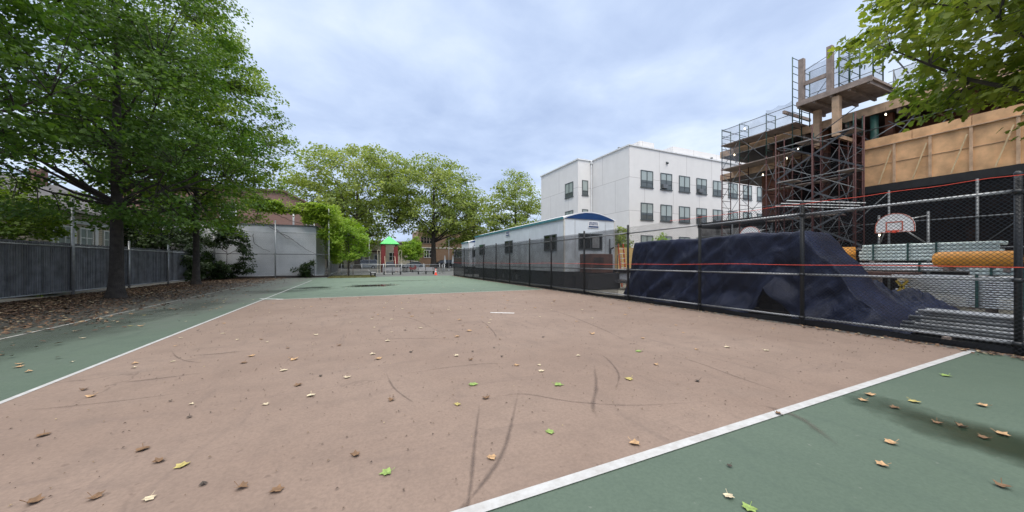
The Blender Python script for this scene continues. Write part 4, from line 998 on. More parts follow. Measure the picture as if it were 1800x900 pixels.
# ------------------------------------------------------------------ basketball goals, x = 24, facing the courts
def hoop(yc, label):
    t = thing('basketball_hoop', label, 'basketball hoop', (24, yc, 0), 'basketball goals on the building site')
    n = 20; R_ = .69; pts = [(yc - R_, 3.02), (yc - R_, 3.28)] + [(yc - R_ * math.cos(math.pi * i / n), 3.28 + .68 * math.sin(math.pi * i / n)) for i in range(1, n)] + [(yc + R_, 3.28), (yc + R_, 3.02)]
    MB().prism([(u, w) for u, w in pts], 'x', 24.0, 24.05).build('backboard', m['white'], t)
    def band(scale_in, x0, x1, nm, mat):
        cy_, cz_ = yc, 3.42; inn = [(cy_ + (u - cy_) * scale_in, cz_ + (w - cz_) * scale_in) for u, w in pts]
        k = len(pts); V = [(x, *p) for x in (x0, x1) for p in pts] + [(x, *p) for x in (x0, x1) for p in inn]
        Fs = []
        for i in range(k):
            j = (i + 1) % k; Fs += [(i, j, 2*k + j, 2*k + i), (k + i, k + j, j, i), (2*k + i, 2*k + j, 3*k + j, 3*k + i)]
        MB().add(V, Fs).build(nm, mat, t)
    band(.945, 23.992, 24.0, 'border', m['hoop'])
    b = MB()
    for a, c, e, g in ((-.3, 3.08, .3, 3.13), (-.3, 3.5, .3, 3.55), (-.3, 3.13, -.25, 3.5), (.25, 3.13, .3, 3.5)): b.box(23.99, yc + a, c, 23.998, yc + e, g)
    b.build('target_square', m['hoop'], t)
    P_ = [(23.75 - .23 * math.cos(2*math.pi*i/18), yc + .23 * math.sin(2*math.pi*i/18), 3.05) for i in range(19)]
    MB().path(P_, [.012] * 19, 6).box(23.95, yc - .07, 3.0, 23.99, yc + .07, 3.09).build('rim', m['cone'], t)
    for s in (-1, 1):
        MB().tube((24.9, yc + s * .85, 0), (24.9, yc + s * .85, 4.0), .055, None, 8).build('pole', m['galv_dark'], t, True)
        MB().tube((24.06, yc + s * .35, 3.1), (24.9, yc + s * .85, 2.4), .03, None, 8).build('brace', m['galv'], t, True); MB().tube((24.06, yc + s * .35, 3.6), (24.9, yc + s * .85, 3.8), .03, None, 8).build('brace', m['galv'], t, True)
    return t
hoop(onx(1572, 24), 'basketball backboard hanging clear above the pale green tube stack'); hoop(onx(1317.5, 24), 'basketball backboard peeping over the top of the tarpaulin')

# ================================================================== BUILDING UNDER CONSTRUCTION, facade line x = 26
cb = thing('construction_building', 'half built structure with tan edged floor slabs and dark interior', 'building', (32, 8, 0))
Y1 = 17.7; Y0 = -14
MB().box(26.0, Y0, 9.75, 42, Y1, 10.15).build('upper_slab', m['darkconcrete'], cb)
MB().box(25.93, Y0, 9.72, 25.99, Y1, 10.2).box(25.94, Y1 + .01, 9.72, 42, Y1 + .07, 10.2).build('upper_edge_form', m['timber'], cb)
MB().box(26.0, 11.9, 8.0, 42, Y1, 8.35).build('lower_slab', m['darkconcrete'], cb)
MB().box(25.93, 11.9, 7.97, 25.99, Y1, 8.4).box(25.94, Y1 + .01, 7.97, 42, Y1 + .07, 8.4).build('lower_edge_form', m['timber'], cb)
MB().box(27.5, Y0, 0, 27.8, 15.6, 7.99).box(27.8, 15.4, 0, 42, 15.6, 7.99).box(28.6, Y0, 8.0, 28.9, 11.8, 9.74).build('core_wall', m['rust'], cb)
MB().box(26.4, Y0, 5.25, 27.49, 14.6, 5.6).build('middle_slab', m['darkconcrete'], cb)
for y in (14.2, 11.4, 8.6, 5.8, 3.0, .2): MB().box(26.5, y - .18, 0, 26.86, y + .18, 5.24).box(26.55, y - .15, 5.61, 26.85, y + .15, 9.74).build('column', m['rust'], cb)
MB().tube((26.2, onx(1537, 26.2), 5.6), (26.2, onx(1537, 26.2), 9.7), .17, None, 14).build('steel_column', m['dgreen'], cb, True)
for k in range(14): MB().box(26.05, Y0 + 1 + k * 2.1, 9.45, 28.59, Y0 + 1.14 + k * 2.1, 9.74).build('joist', m['timber_grey'], cb)
V, Fs = [], []
for j in range(31):
    for i in range(9): V.append((26.95 + .05 * mn.noise((j * .4, i * .5, 7.)), 13.3 - 2.6 * j / 30, 5.62 + 4.1 * i / 8))
for j in range(30):
    for i in range(8): a = j * 9 + i; Fs.append((a, a + 1, a + 10, a + 9))
MB().add(V, Fs).build('bay_netting', m['net_black'], cb, True)
# roof-level deck with parapet formwork on the upper slab
MB().box(26.6, Y0, 10.16, 26.7, 8.0, 10.55).build('parapet_form', m['timber_grey'], cb)
# plywood hoarding hung on the facade
PB = 25.75; ya, yb = onx(1517, PB), -6.5
pb = thing('plywood_hoarding', 'tan plywood wall panels with pale diagonal struts high on the construction facade', 'hoarding', (PB, 4, 5.6))
zlo, zmid, zhi, ztop = 5.75, 6.85, 7.82, 8.3
sp = 1.235; y = ya; k = 0
while y > yb:
    y2 = y - sp
    for z0, z1 in ((zlo, zmid - .012), (zmid + .012, zhi - .02)): MB().box(PB, y2 + .012, z0, PB + .05, y - .012, z1).build('panel', m['ply'], pb)
    MB().box(PB - .07, y2 - .05, zlo, PB - .003, y2 + .05, zhi).build('stud', m['timber'], pb)
    MB().beam((PB - .12, y2 + .56, zlo + .02), (PB - .1, y2 + .1, zmid + .62), .04, .07, (1, 0, 0)).build('strut', m['timber_pale'], pb)
    y = y2; k += 1
y = ya
while y > yb: MB().box(PB - .02, y - 1.86 * 1.0 + .01, zhi + .01, PB + .05, y - .01, ztop + random.uniform(-.015, .015)).build('top_panel', m['ply'], pb); y -= 1.86
MB().box(PB - .1, yb, zhi - .03, PB - .004, ya, zhi + .015).box(PB - .03, yb, zmid - .01, PB - .002, ya, zmid + .01).build('rail', m['timber'], pb)
MB().box(PB - .15, yb, 5.32, PB + .35, ya + .1, 5.72).build('support_beam', m['black'], pb)
MB().box(PB + .06, yb, 5.725, PB + .6, ya, 5.78).build('ledge', m['timber_grey'], pb)
# dark netting shed along the foot of the facade
dn = thing('debris_netting', 'black debris netting hung along the foot of the construction facade', 'netting', (25.4, 8, 0))
V, Fs = [], []; ny_ = 120
for j in range(ny_ + 1):
    y = 19.2 - 26 * j / ny_
    for i in range(9):
        zz = (4.35 if y > 11 else 5.3) * i / 8; V.append((25.45 + .06 * mn.noise((y * 1.3, zz * .6, 2.)) + .03 * math.sin(y * 5), y, zz))
for j in range(ny_):
    for i in range(8): a = j * 9 + i; Fs.append((a, a + 1, a + 10, a + 9))
MB().add(V, Fs).build('net', m['net_black'], dn, True)
MB().box(25.5, 11.2, 4.36, 28.2, 19.4, 4.75).build('deck', m['black'], dn)
b = MB()
for y in (19.1, 16.4, 13.7, 11.0, 8.2, 5.4, 2.6, -.2, -3): b.tube((25.33, y, 0), (25.33, y, 5.3 if y < 11.1 else 4.36), .05, None, 8)
for zc in (2.2, 3.6): b.tube((25.27, -6, zc), (25.27, 19.1, zc), .03, None, 6)
for y in (11.0, 5.4, -.2): b.tube((25.3, y, 2.2), (25.3, y - 2.8, 5.2), .022, None, 6)
b.build('support_frame', m['galv_dark'], dn, True)

# ------------------------------------------------------------------ scaffolding
def scaf_frame(par, x0, x1, y, z0, z1, mat, nm='frame'):
    b = MB()
    for x in (x0, x1): b.tube((x, y, z0), (x, y, z1), .032, None, 7)
    z_ = z0 + .35
    while z_ < z1: b.tube((x0, y, z_), (x1, y, z_), .02, None, 6); z_ += .5 if (int(z_ * 10) % 3) else .45
    return b.build(nm, mat, par, True)
fs = thing('facade_scaffold', 'red and green tube scaffold with netted guard rails at the building corner', 'scaffold', (25, 15, 0))
pxs = [1269, 1300, 1347, 1369, 1393, 1430, 1475, 1500]; fy = [onx(p, 24.6) for p in pxs]
tops = [11.4, 11.35, 11.4, 8.9, 14.3, 9.2, 9.6, 9.7]
for y, t_ in zip(fy, tops):
    scaf_frame(fs, 24.6, 25.6, y, 0, min(t_, 8.6), m['rustred']); 
    if t_ > 9: scaf_frame(fs, 24.6, 25.6, y, 8.6, t_, m['scafgreen'])
for i in range(len(fy) - 1):
    b = MB(); a, c = fy[i], fy[i+1]
    for z0 in (.2, 2.2, 4.2, 6.2) + ((8.4,) if i in (0, 1) else ()):
        MB().tube((24.6, a, z0), (24.6, c, z0 + 1.9), .017, None, 5).build('cross_brace', m['galv_dark'], fs, True); MB().tube((24.64, a, z0 + 1.9), (24.64, c, z0), .017, None, 5).build('cross_brace', m['galv_dark'], fs, True)
for zc in (2.2, 4.25, 6.3):
    MB().box(24.64, fy[6], zc, 25.3, fy[2], zc + .05).build('plank_deck', m['timber_grey'], fs)
    MB().tube((24.6, fy[6], zc + 1.0), (24.6, fy[0], zc + 1.0), .02, None, 6).build('guard_rail', m['galv_dark'], fs, True)
nets_low = ((fy[3], fy[5], 6.4, 8.3), (fy[5], fy[7], 4.4, 8.2), (fy[2], fy[4], 4.4, 6.1))
for zc in (8.38, 10.16):
    MB().box(24.55, 12.0, zc, 25.9, fy[0] + .06, zc + .05).build('plank_deck', m['timber_grey'], fs)
for zc in (9.3, 10.75, 11.3):
    MB().tube((24.6, fy[0], zc), (24.6, fy[4], zc), .022, None, 6).tube((24.6, fy[0], zc), (27.5, fy[0] + .02, zc), .022, None, 6).build('guard_rail', m['galv_dark'], fs, True)
def netpatch(par, x0, y0, x1, y1, z0, z1, sag=.12, nm='net'):
    V, Fs = [], []; n = 24
    for j in range(n + 1):
        u = j / n
        for i in range(5):
            w = i / 4; d = sag * math.sin(math.pi * u * 3) * math.sin(math.pi * w)
            V.append((x0 + (x1 - x0) * u + d * .4, y0 + (y1 - y0) * u + d * .2, z0 + (z1 - z0) * w - sag * w * abs(math.sin(math.pi * u * 2))))
    for j in range(n):
        for i in range(4): a = j * 5 + i; Fs.append((a, a + 1, a + 6, a + 5))
    return MB().add(V, Fs).build(nm, m['net'], par, True)
netpatch(fs, 24.55, fy[0], 24.55, fy[2], 10.15, 11.4); netpatch(fs, 24.55, fy[2], 24.55, fy[4], 10.15, 11.6); netpatch(fs, 24.55, fy[0], 24.55, fy[1], 8.4, 9.9)
for a_, c_, z0_, z1_ in nets_low: netpatch(fs, 25.66, a_, 25.66, c_, z0_, z1_, .15).data.materials[0] = m['net_dark']
# stair tower of zigzag flights
stt = thing('stair_tower', 'dark scaffold stair tower with grey zigzag flights', 'stair tower', (24.2, 10.5, 0))
ya_, yb_ = onx(1372, 23.9), onx(1512, 23.9)
for y in (ya_, (ya_ + yb_) / 2, yb_):
    for x in (23.4, 24.3): MB().tube((x, y, 0), (x, y, 9.3), .035, None, 7).build('post', m['rustred'], stt, True)
for k in range(4):
    z0 = .3 + k * 2.1
    for x, s in ((23.5, 1), (24.2, -1)):
        p, q_ = ((x, ya_, z0), (x, yb_, z0 + 2.1)) if s * (1 if k % 2 else -1) > 0 else ((x, yb_, z0), (x, ya_, z0 + 2.1))
        MB().beam(p, q_, .04, .09).build('flight', m['stairsteel'], stt)
        MB().tube((p[0], p[1], p[2] + .9), (q_[0], q_[1], q_[2] + .9), .022, None, 6).build('handrail', m['galv_dark'] if k == 2 else m['stairsteel'], stt)
    b = MB()
    for x in (23.4, 24.3): b.tube((x, ya_, z0 + 1.9), (x, yb_, z0 + 1.9), .025, None, 6)
    for y in (ya_, yb_): b.tube((23.4, y, z0 + 1.9), (24.3, y, z0 + 1.9), .025, None, 6)
    b.build('ledger', m['galv_dark'], stt)
    MB().box(23.42, ya_ - .9 * (k % 2) - .1, z0 + 1.92, 24.28, ya_ - .9 * (k % 2) - .9, z0 + 1.97).build('landing', m['timber_grey'], stt); MB().box(23.42, yb_ + .05, z0 + 1.92, 24.28, yb_ + .75, z0 + 1.97).build('landing', m['timber_grey'], stt)
b = MB()
for k in range(3): b.tube((23.38, ya_ - .3 * k, 5.0 + .12 * k), (23.38, yb_ - .2 * k, 4.35 + .1 * k), .03, None, 6)
b.build('loose_tubes', m['galv'], stt)
# hoist platform
hp = thing('hoist_platform', 'high cantilevered platform with timber posts and green guard frames', 'platform', (25, 10, 11))
yl, yr = onx(1407, 24.5), onx(1500, 24.5)
MB().box(24.1, yr - .9, 11.0, 27.2, yl, 11.12).build('deck', m['timber_grey'], hp)
b = MB()
for k in range(6): MB().box(24.15, yr - .8 + k * .78, 10.82, 27.15, yr - .68 + k * .78, 10.998).build('bearer', m['timber_grey'], hp)
MB().box(24.06, yr - .9, 10.9, 24.098, yl, 11.2).box(24.1, yl + .002, 10.96, 27.2, yl + .04, 11.16).build('edge_board', m['timber_grey'], hp)
yt1, yt2 = onx(1409, 24.3), onx(1459, 24.3)
for y in (yt1, yt2): MB().box(24.2, y - .13, 11.13, 24.45, y + .13, 13.75).build('timber_post', m['timber_grey'], hp)
MB().box(24.25, yt2 + .13, 12.1, 24.38, yt1 - .13, 12.32).build('timber_rail', m['timber_grey'], hp)
for y in (onx(1478, 24.5), onx(1497, 24.5), yr - .85):
    scaf_frame(hp, 24.3, 25.4, y, 11.13, 13.5, m['scafgreen'], 'guard_frame')
scaf_frame(hp, 24.3, 25.4, yl - .05, 9.9, 13.3, m['scafgreen'], 'guard_frame')
b = MB()
for zc in (11.9, 12.6, 13.3): b.tube((25.4, yl, zc), (25.4, yr - .85, zc), .02, None, 6).tube((24.3, onx(1478, 24.5), zc + .1), (24.3, yr - .85, zc + .1), .02, None, 6)
b.tube((24.3, yr - .9, 13.3), (24.3, yr - 2.1, 10.7), .03, None, 6).tube((24.3, yl, 12.9), (24.3, onx(1478, 24.5), 13.4), .018, None, 6).tube((25.4, yl, 11.2), (25.4, yt2, 13.2), .018, None, 6)
b.build('guard_rail', m['galv_dark'], hp, True)
netpatch(hp, 24.32, yl, 24.32, yt2, 11.3, 13.2, .1); netpatch(hp, 25.45, yl, 25.45, yr - .85, 11.2, 13.3, .05); netpatch(hp, 24.3, onx(1478, 24.5), 24.3, onx(1497, 24.5), 11.2, 13.4, .03)
for p, zt_ in ((1471, 10.98), (1437, 10.98)):
    y = onx(p, 24.4 if p > 1450 else 25.6); x = 24.4 if p > 1450 else 25.6
    MB().box(x - .16, y - .16, 8.6, x + .16, y + .16, zt_ - .17).build('timber_column', m['timber'], hp)
MB().beam((24.4, onx(1471, 24.4), 8.6), (26.4, onx(1471, 24.4), 8.6), .14, .2).beam((25.6, onx(1437, 25.6), 8.6), (26.4, onx(1437, 25.6), 8.6), .14, .2).build('needle_beam', m['timber'], hp)
# guard netting along the roof edge towards the corner hidden by foliage
rg = thing('roof_guard', 'netted guard rail of tubes along the upper slab edge', 'guard rail', (26.3, 5, 10.15))
gy = [8.3, 7.2, 6.1, 4.4, 2.6, .8]
for y in gy: MB().tube((26.2, y, 10.16), (26.2, y, 11.9), .03, None, 7).tube((26.2, y, 11.8), (27.3, y, 10.2), .02, None, 6).build('post', m['galv_dark'], rg, True)
for zc in (10.7, 11.25, 11.85): MB().tube((26.2, gy[0] + .2, zc), (26.2, gy[-1], zc), .02, None, 6).build('rail', m['galv_dark'], rg, True)
q = random.Random(6); b = MB()
for k in range(12): y = 8.4 + q.uniform(-1.2, .3); b.tube((25.9 + q.random(), y, 10.4 + q.random() * .4), (26.3 + q.random(), y + q.uniform(-1.5, 1.), 10.7 + q.random() * .8), .022, None, 5)
b.build('loose_tubes', m['galv_dark'], rg)
netpatch(rg, 26.24, gy[0], 26.24, gy[-1], 10.3, 11.9, .06)
# long raking shores in the dark bay above the plywood
sh = thing('raking_shore', 'crossed steel shores propping the dark bay above the plywood', 'shoring', (26.1, 7, 5.6))
q = random.Random(12)
for k in range(9):
    y = 11.5 - k * 1.5; MB().tube((26.0, y, 5.8), (26.3, y - 2.6, 9.4), .03, None, 6).tube((26.1, y - 2.4, 6.6), (26.2, y, 9.2), .025, None, 6).build('shore', m['rustred'] if k % 3 == 0 else m['galv_dark'], sh, True)
MB().tube((25.95, 11, 8.9), (25.95, -4, 8.9), .03, None, 6).tube((25.95, 11, 7.4), (25.95, 8, 8.9), .03, None, 6).build('ledger', m['galv_dark'], sh, True)
# work lights
lamps = [(1557, 201, 25.8), (1383, 278, 24.4), (1291, 272, 24.5), (1309, 226, 24.5), (1403, 262, 24.3), (1341, 307, 24.4), (1546, 413, 24.8)]
proto = None
for px, py, X in lamps:
    y = onx(px, X); d = X * ST + y * CT if False else (X * ST + y * CT); zc = EYE + (HZ - py) / F * d
    if proto is None:
        proto = thing('work_light', 'bare lit bulb hanging from the scaffold wiring', 'work light', (X, y, zc), 'bare bulbs strung through the scaffold')
        MB().lathe((X, y, zc - .06), [(.001, 0), (.025, .01), (.037, .04), (.028, .08), (.02, .11)], 10).build('bulb', m['bulb'], proto, True)
        MB().tube((X, y, zc + .05), (X, y, zc + .13), .022, None, 8).tube((X, y, zc + .13), (X, y, zc + .4), .006, None, 4).build('socket', m['black'], proto)
        proto['label'] = 'bright bulb lit under the upper slab above the plywood'
    else:
        rot_copy(proto, (X, y, zc), 0, 'bare lit bulb hanging among the scaffold tubes' if px < 1500 else 'small lit bulb below the backboard in front of the netting')

# ================================================================== GREY WALL, BRICK BUILDING AND HOUSES
gw = thing('grey_garage', 'grey block garage wall behind the tall backstop fence', 'garage', (-10, 45, 0))
MB().box(-18, 40.6, 0, -4.0, 50.7, 5.2).build('wall', m['greywall'], gw)
MB().box(-18.1, 40.52, 5.202, -3.9, 50.8, 5.32).build('parapet_cap', m['greysteel'], gw)
b = MB()
for k in range(6): b.tube((-5.2 + .0 * k, 42 + 1.7 * k, 5.3), (-5.2, 42 + 1.7 * k, 7.0), .06, None, 8)
b.tube((ony(516, 44), 44, 5.3), (ony(516, 44), 44, 7.3), .08, None, 8)
b.build('roof_post', m['white'], gw, True)
bb = thing('brick_building', 'red brick building with brown gable roof behind the grey garage', 'building', (-12, 56, 0))
MB().prism([(-24, 0), (-5.5, 0), (-5.5, 8.9), (-8.6, 10.4), (-24, 10.4)], 'y', 51.2, 64).build('wall', m['brick'], bb)
MB().prism([(-24.2, 10.42), (-8.6, 10.42), (-5.2, 8.8), (-5.2, 9.0), (-8.5, 10.62), (-24.2, 10.62)], 'y', 50.9, 64.3).build('roof', m['roofbrown'], bb)
def simple_win(w, h, parts, fr_mat, gl=None):
    g = MB().box(-w/2 + .05, -.02, -h/2 + .05, w/2 - .05, .01, h/2 - .05).build('window', gl or m['glass_dark'])
    f = MB(); f.box(-w/2, -.07, -h/2, -w/2 + .09, .03, h/2).box(w/2 - .09, -.07, -h/2, w/2, .03, h/2).box(-w/2 + .09, -.07, h/2 - .09, w/2 - .09, .03, h/2).box(-w/2 + .09, -.07, -h/2, w/2 - .09, .03, -h/2 + .09)
    for k in range(1, parts): x = -w/2 + w * k / parts; f.box(x - .045, -.065, -h/2 + .09, x + .045, .025, h/2 - .09)
    f.box(-w/2 + .09, -.06, -.03, w/2 - .09, .02, .03)
    fo = f.build('frame', fr_mat); fo.parent = g; return g
w3 = simple_win(1.6, 2.0, 2, m['white'])
put(w3, bb, -14.2, 51.18, 7.6, 0, True); put(w3, bb, -17.6, 51.18, 7.6)
# street houses
ch = thing('cream_house', 'low cream stucco house with a white door across the street', 'house', (7, 86, 0))
MB().box(-6.0, 85, .12, 13.2, 95, 6.2).build('wall', m['stucco'], ch); MB().box(-6.2, 84.7, 6.2, 13.4, 95.2, 6.5).build('parapet', m['offwhite'], ch)
dr = MB().box(ony(657, 85) - .05, 84.93, .2, ony(665, 85) + .05, 84.99, 3.5).build('door', m['white'], ch); MB().box(ony(658.5, 85), 84.9, 1.9, ony(663.5, 85), 84.925, 3.2).build('pane', m['glass_dark'], dr)
w4 = simple_win(1.6, 1.9, 2, m['white']); put(w4, ch, ony(612, 85), 84.98, 2.9, 0, True)
for p in (630, 690, 722): put(w4, ch, ony(p, 85), 84.98, 2.9)
for p in (640, 649): MB().tube((ony(p, 84.4), 84.4, .12), (ony(p, 84.4), 84.4, 3.9), .14, None, 10).build('column', m['white'], ch, True)
MB().box(ony(634, 84), 83.6, 3.9, ony(670, 84), 84.95, 4.2).build('porch_roof', m['roofbrown'], ch)
rb = thing('brick_house', 'brown brick house with white framed arched window across the street', 'house', (20, 86, 0))
MB().box(13.4, 85.2, .12, 30, 96, 9.3).build('wall', m['brick2'], rb); MB().box(13.3, 84.9, 9.3, 30.2, 96.2, 9.75).build('cornice', m['offwhite'], rb); MB().box(13.38, 85.1, 5.0, 30, 85.19, 5.25).build('string_course', m['offwhite'], rb)
w5 = simple_win(1.9, 1.9, 3, m['white']); w7 = simple_win(1.5, 1.8, 2, m['timber_grey']); put(w7, rb, ony(745, 85.2), 85.18, 7.0, 0, True); put(w5, rb, ony(752, 85.2), 85.18, 3.6, 0, True)
for p in (755, 790, 822): put(w7, rb, ony(p, 85.2), 85.18, 7.0)
put(w5, rb, ony(805, 85.2), 85.18, 3.6)
n = 12; xw = ony(752, 85.2)
MB().prism([(xw + 1.15 * math.cos(math.pi * i / n), 4.56 + .55 * math.sin(math.pi * i / n)) for i in range(n + 1)], 'y', 85.1, 85.19).build('arch', m['winframe'], rb)
oh = thing('row_house', 'beige row house seen between the vine and the cream house', 'house', (-14, 86, 0))
MB().box(-26, 85, .12, -6.3, 95, 7.6).build('wall', m['siding'], oh); MB().box(-26.2, 84.7, 7.6, -6.2, 95.2, 7.95).build('cornice', m['offwhite'], oh)
put(w4, oh, -9, 84.98, 2.9); put(w4, oh, -12.5, 84.98, 2.9); put(w4, oh, -9, 84.98, 5.9)
fh = thing('far_row_house', 'dull brick row house beyond the trailers across the street', 'house', (45, 86, 0))
MB().box(30.4, 85, .12, 70, 96, 9.0).build('wall', m['brick2'], fh); MB().box(30.3, 84.8, 9.0, 70.2, 96.2, 9.4).build('cornice', m['offwhite'], fh)
# houses behind the slatted fence
sh1 = thing('siding_house', 'cream sided house with white sunroom windows behind the slatted fence', 'house', (-21, 34, 0))
MB().box(-25, 28.8, 0, -17, 39.6, 4.75).build('wall', m['siding'], sh1)
MB().prism([(-25.4, 4.77), (-16.5, 4.77), (-16.6, 4.95), (-21, 7.4), (-25.4, 5.0)], 'y', 28.3, 40.1).build('roof', m['roofdark'], sh1)
w6 = simple_win(1.25, 1.35, 2, m['white'], m['glass']); first = True
for p in (112, 150, 190, 232):
    c = put(w6, sh1, -16.98, onx(p, -17), 3.2, math.pi / 2, first); first = False
b = MB()
for p in (94, 131, 170, 211, 244): y = onx(p, -16.95); b.box(-16.99, y - .16, 2.3, -16.93, y + .16, 4.1)
b.box(-16.99, onx(90, -17), 4.1, -16.9, onx(246, -17), 4.3); b.build('window_trim', m['white'], sh1)
MB().box(-20.9, 35.4, 6.0, -20.3, 36.0, 8.1).build('chimney', m['brick'], sh1)
sh2 = thing('dark_roofed_house', 'house with a large dark gable roof behind the slatted fence', 'house', (-20, 22, 0))
MB().prism([(17.6, 0), (29.8, 0), (29.8, 4.5), (23.6, 10.4), (17.6, 4.6)], 'x', -27, -18.6).build('wall', m['brownbox'], sh2)
MB().prism([(17, 4.5), (23.6, 10.7), (30.3, 4.4), (30.3, 4.65), (23.6, 11.0), (17, 4.8)], 'x', -27.5, -18.0).build('roof', m['roofdark'], sh2)
# white furled parasols by the street
for p, lab in ((782, 'white furled parasol standing behind the black suv'), (796, 'white furled parasol standing close to the end of the black fence')):
    x = ony(p, 66.5); t = thing('parasol', lab, 'parasol', (x, 66.5, .12), 'furled white parasols by the street')
    MB().tube((x, 66.5, .12), (x, 66.5, 3.0), .03, None, 8).build('pole', m['galv'], t)
    MB().lathe((x, 66.5, 1.2), [(.03, 0), (.26, .08), (.2, .5), (.13, 1.1), (.06, 1.6), (.02, 1.72)], 12).build('canopy', m['white'], t, True)
    MB().lathe((x, 66.5, .12), [(.3, 0), (.3, .06), (.05, .1), (.001, .1)], 14).build('base', m['concrete'], t, True)
# street light poles and a utility pole near the playground
for p, lab in ((591 + 58, 'thin white pole standing in front of the cream house'), (789, 'thin grey street pole beside the furled parasols')):
    x = ony(p, 63); tag(MB().tube((x, 63, 0), (x, 63, 5.8), .06, .05, 10).lathe((x, 63, 0), [(.12, 0), (.12, .2), (.07, .25)], 12).tube((x, 63, 5.7), (x + .7, 63, 5.95), .035, None, 8).box(x + .55, 62.9, 5.9, x + 1.0, 63.1, 6.0).build('street_pole', m['galv'], None, True), lab, 'pole')
# ================================================================== TREES
def sph(n):
    v = rng.normal(size=(n, 3)); return v / np.linalg.norm(v, axis=1)[:, None]
def leaves(name, C, out, size, mat, parent, shape='rhomb', droop=.25, tilt=.8):
    """one little folded leaf per row of C; leaf faces lean outwards/upwards with scatter"""
    n = len(C); N = out * .45 + np.array([0, 0, .75]) + rng.normal(0, tilt * .55, (n, 3)); N /= np.linalg.norm(N, axis=1)[:, None]
    D = out * .8 + rng.normal(0, .6, (n, 3)) - np.array([0, 0, droop]); D -= N * (D * N).sum(1)[:, None]; D /= np.linalg.norm(D, axis=1)[:, None]
    S = np.cross(D, N); s = size[:, None]
    if shape == 'rhomb':
        P = [C, C + s * (.5 * D + .42 * S + .08 * N), C + s * D, C + s * (.5 * D - .42 * S + .08 * N)]
        T = [[0, 1, 2], [0, 2, 3]]
    else:                                                        # lobed leaf
        tip = [(0, 0), (.3, .1), (.62, .45), (.34, .5), (.3, .9), (0, 1.05), (-.3, .9), (-.34, .5), (-.62, .45), (-.3, .1)]
        P = [C + s * (y * D + x * S + (.12 * abs(x) - .08 * y * y) * N) for x, y in tip]
        T = [[0, 1, 3], [1, 2, 3], [0, 3, 5], [3, 4, 5], [0, 5, 7], [5, 6, 7], [0, 7, 9], [7, 8, 9]]
    k = len(P); V = np.stack(P, 1).reshape(-1, 3); T = np.array(T)
    Fa = (np.arange(n)[:, None, None] * k + T[None]).reshape(-1, 3)
    return raw_mesh(name, V, Fa, 3, mat, parent)
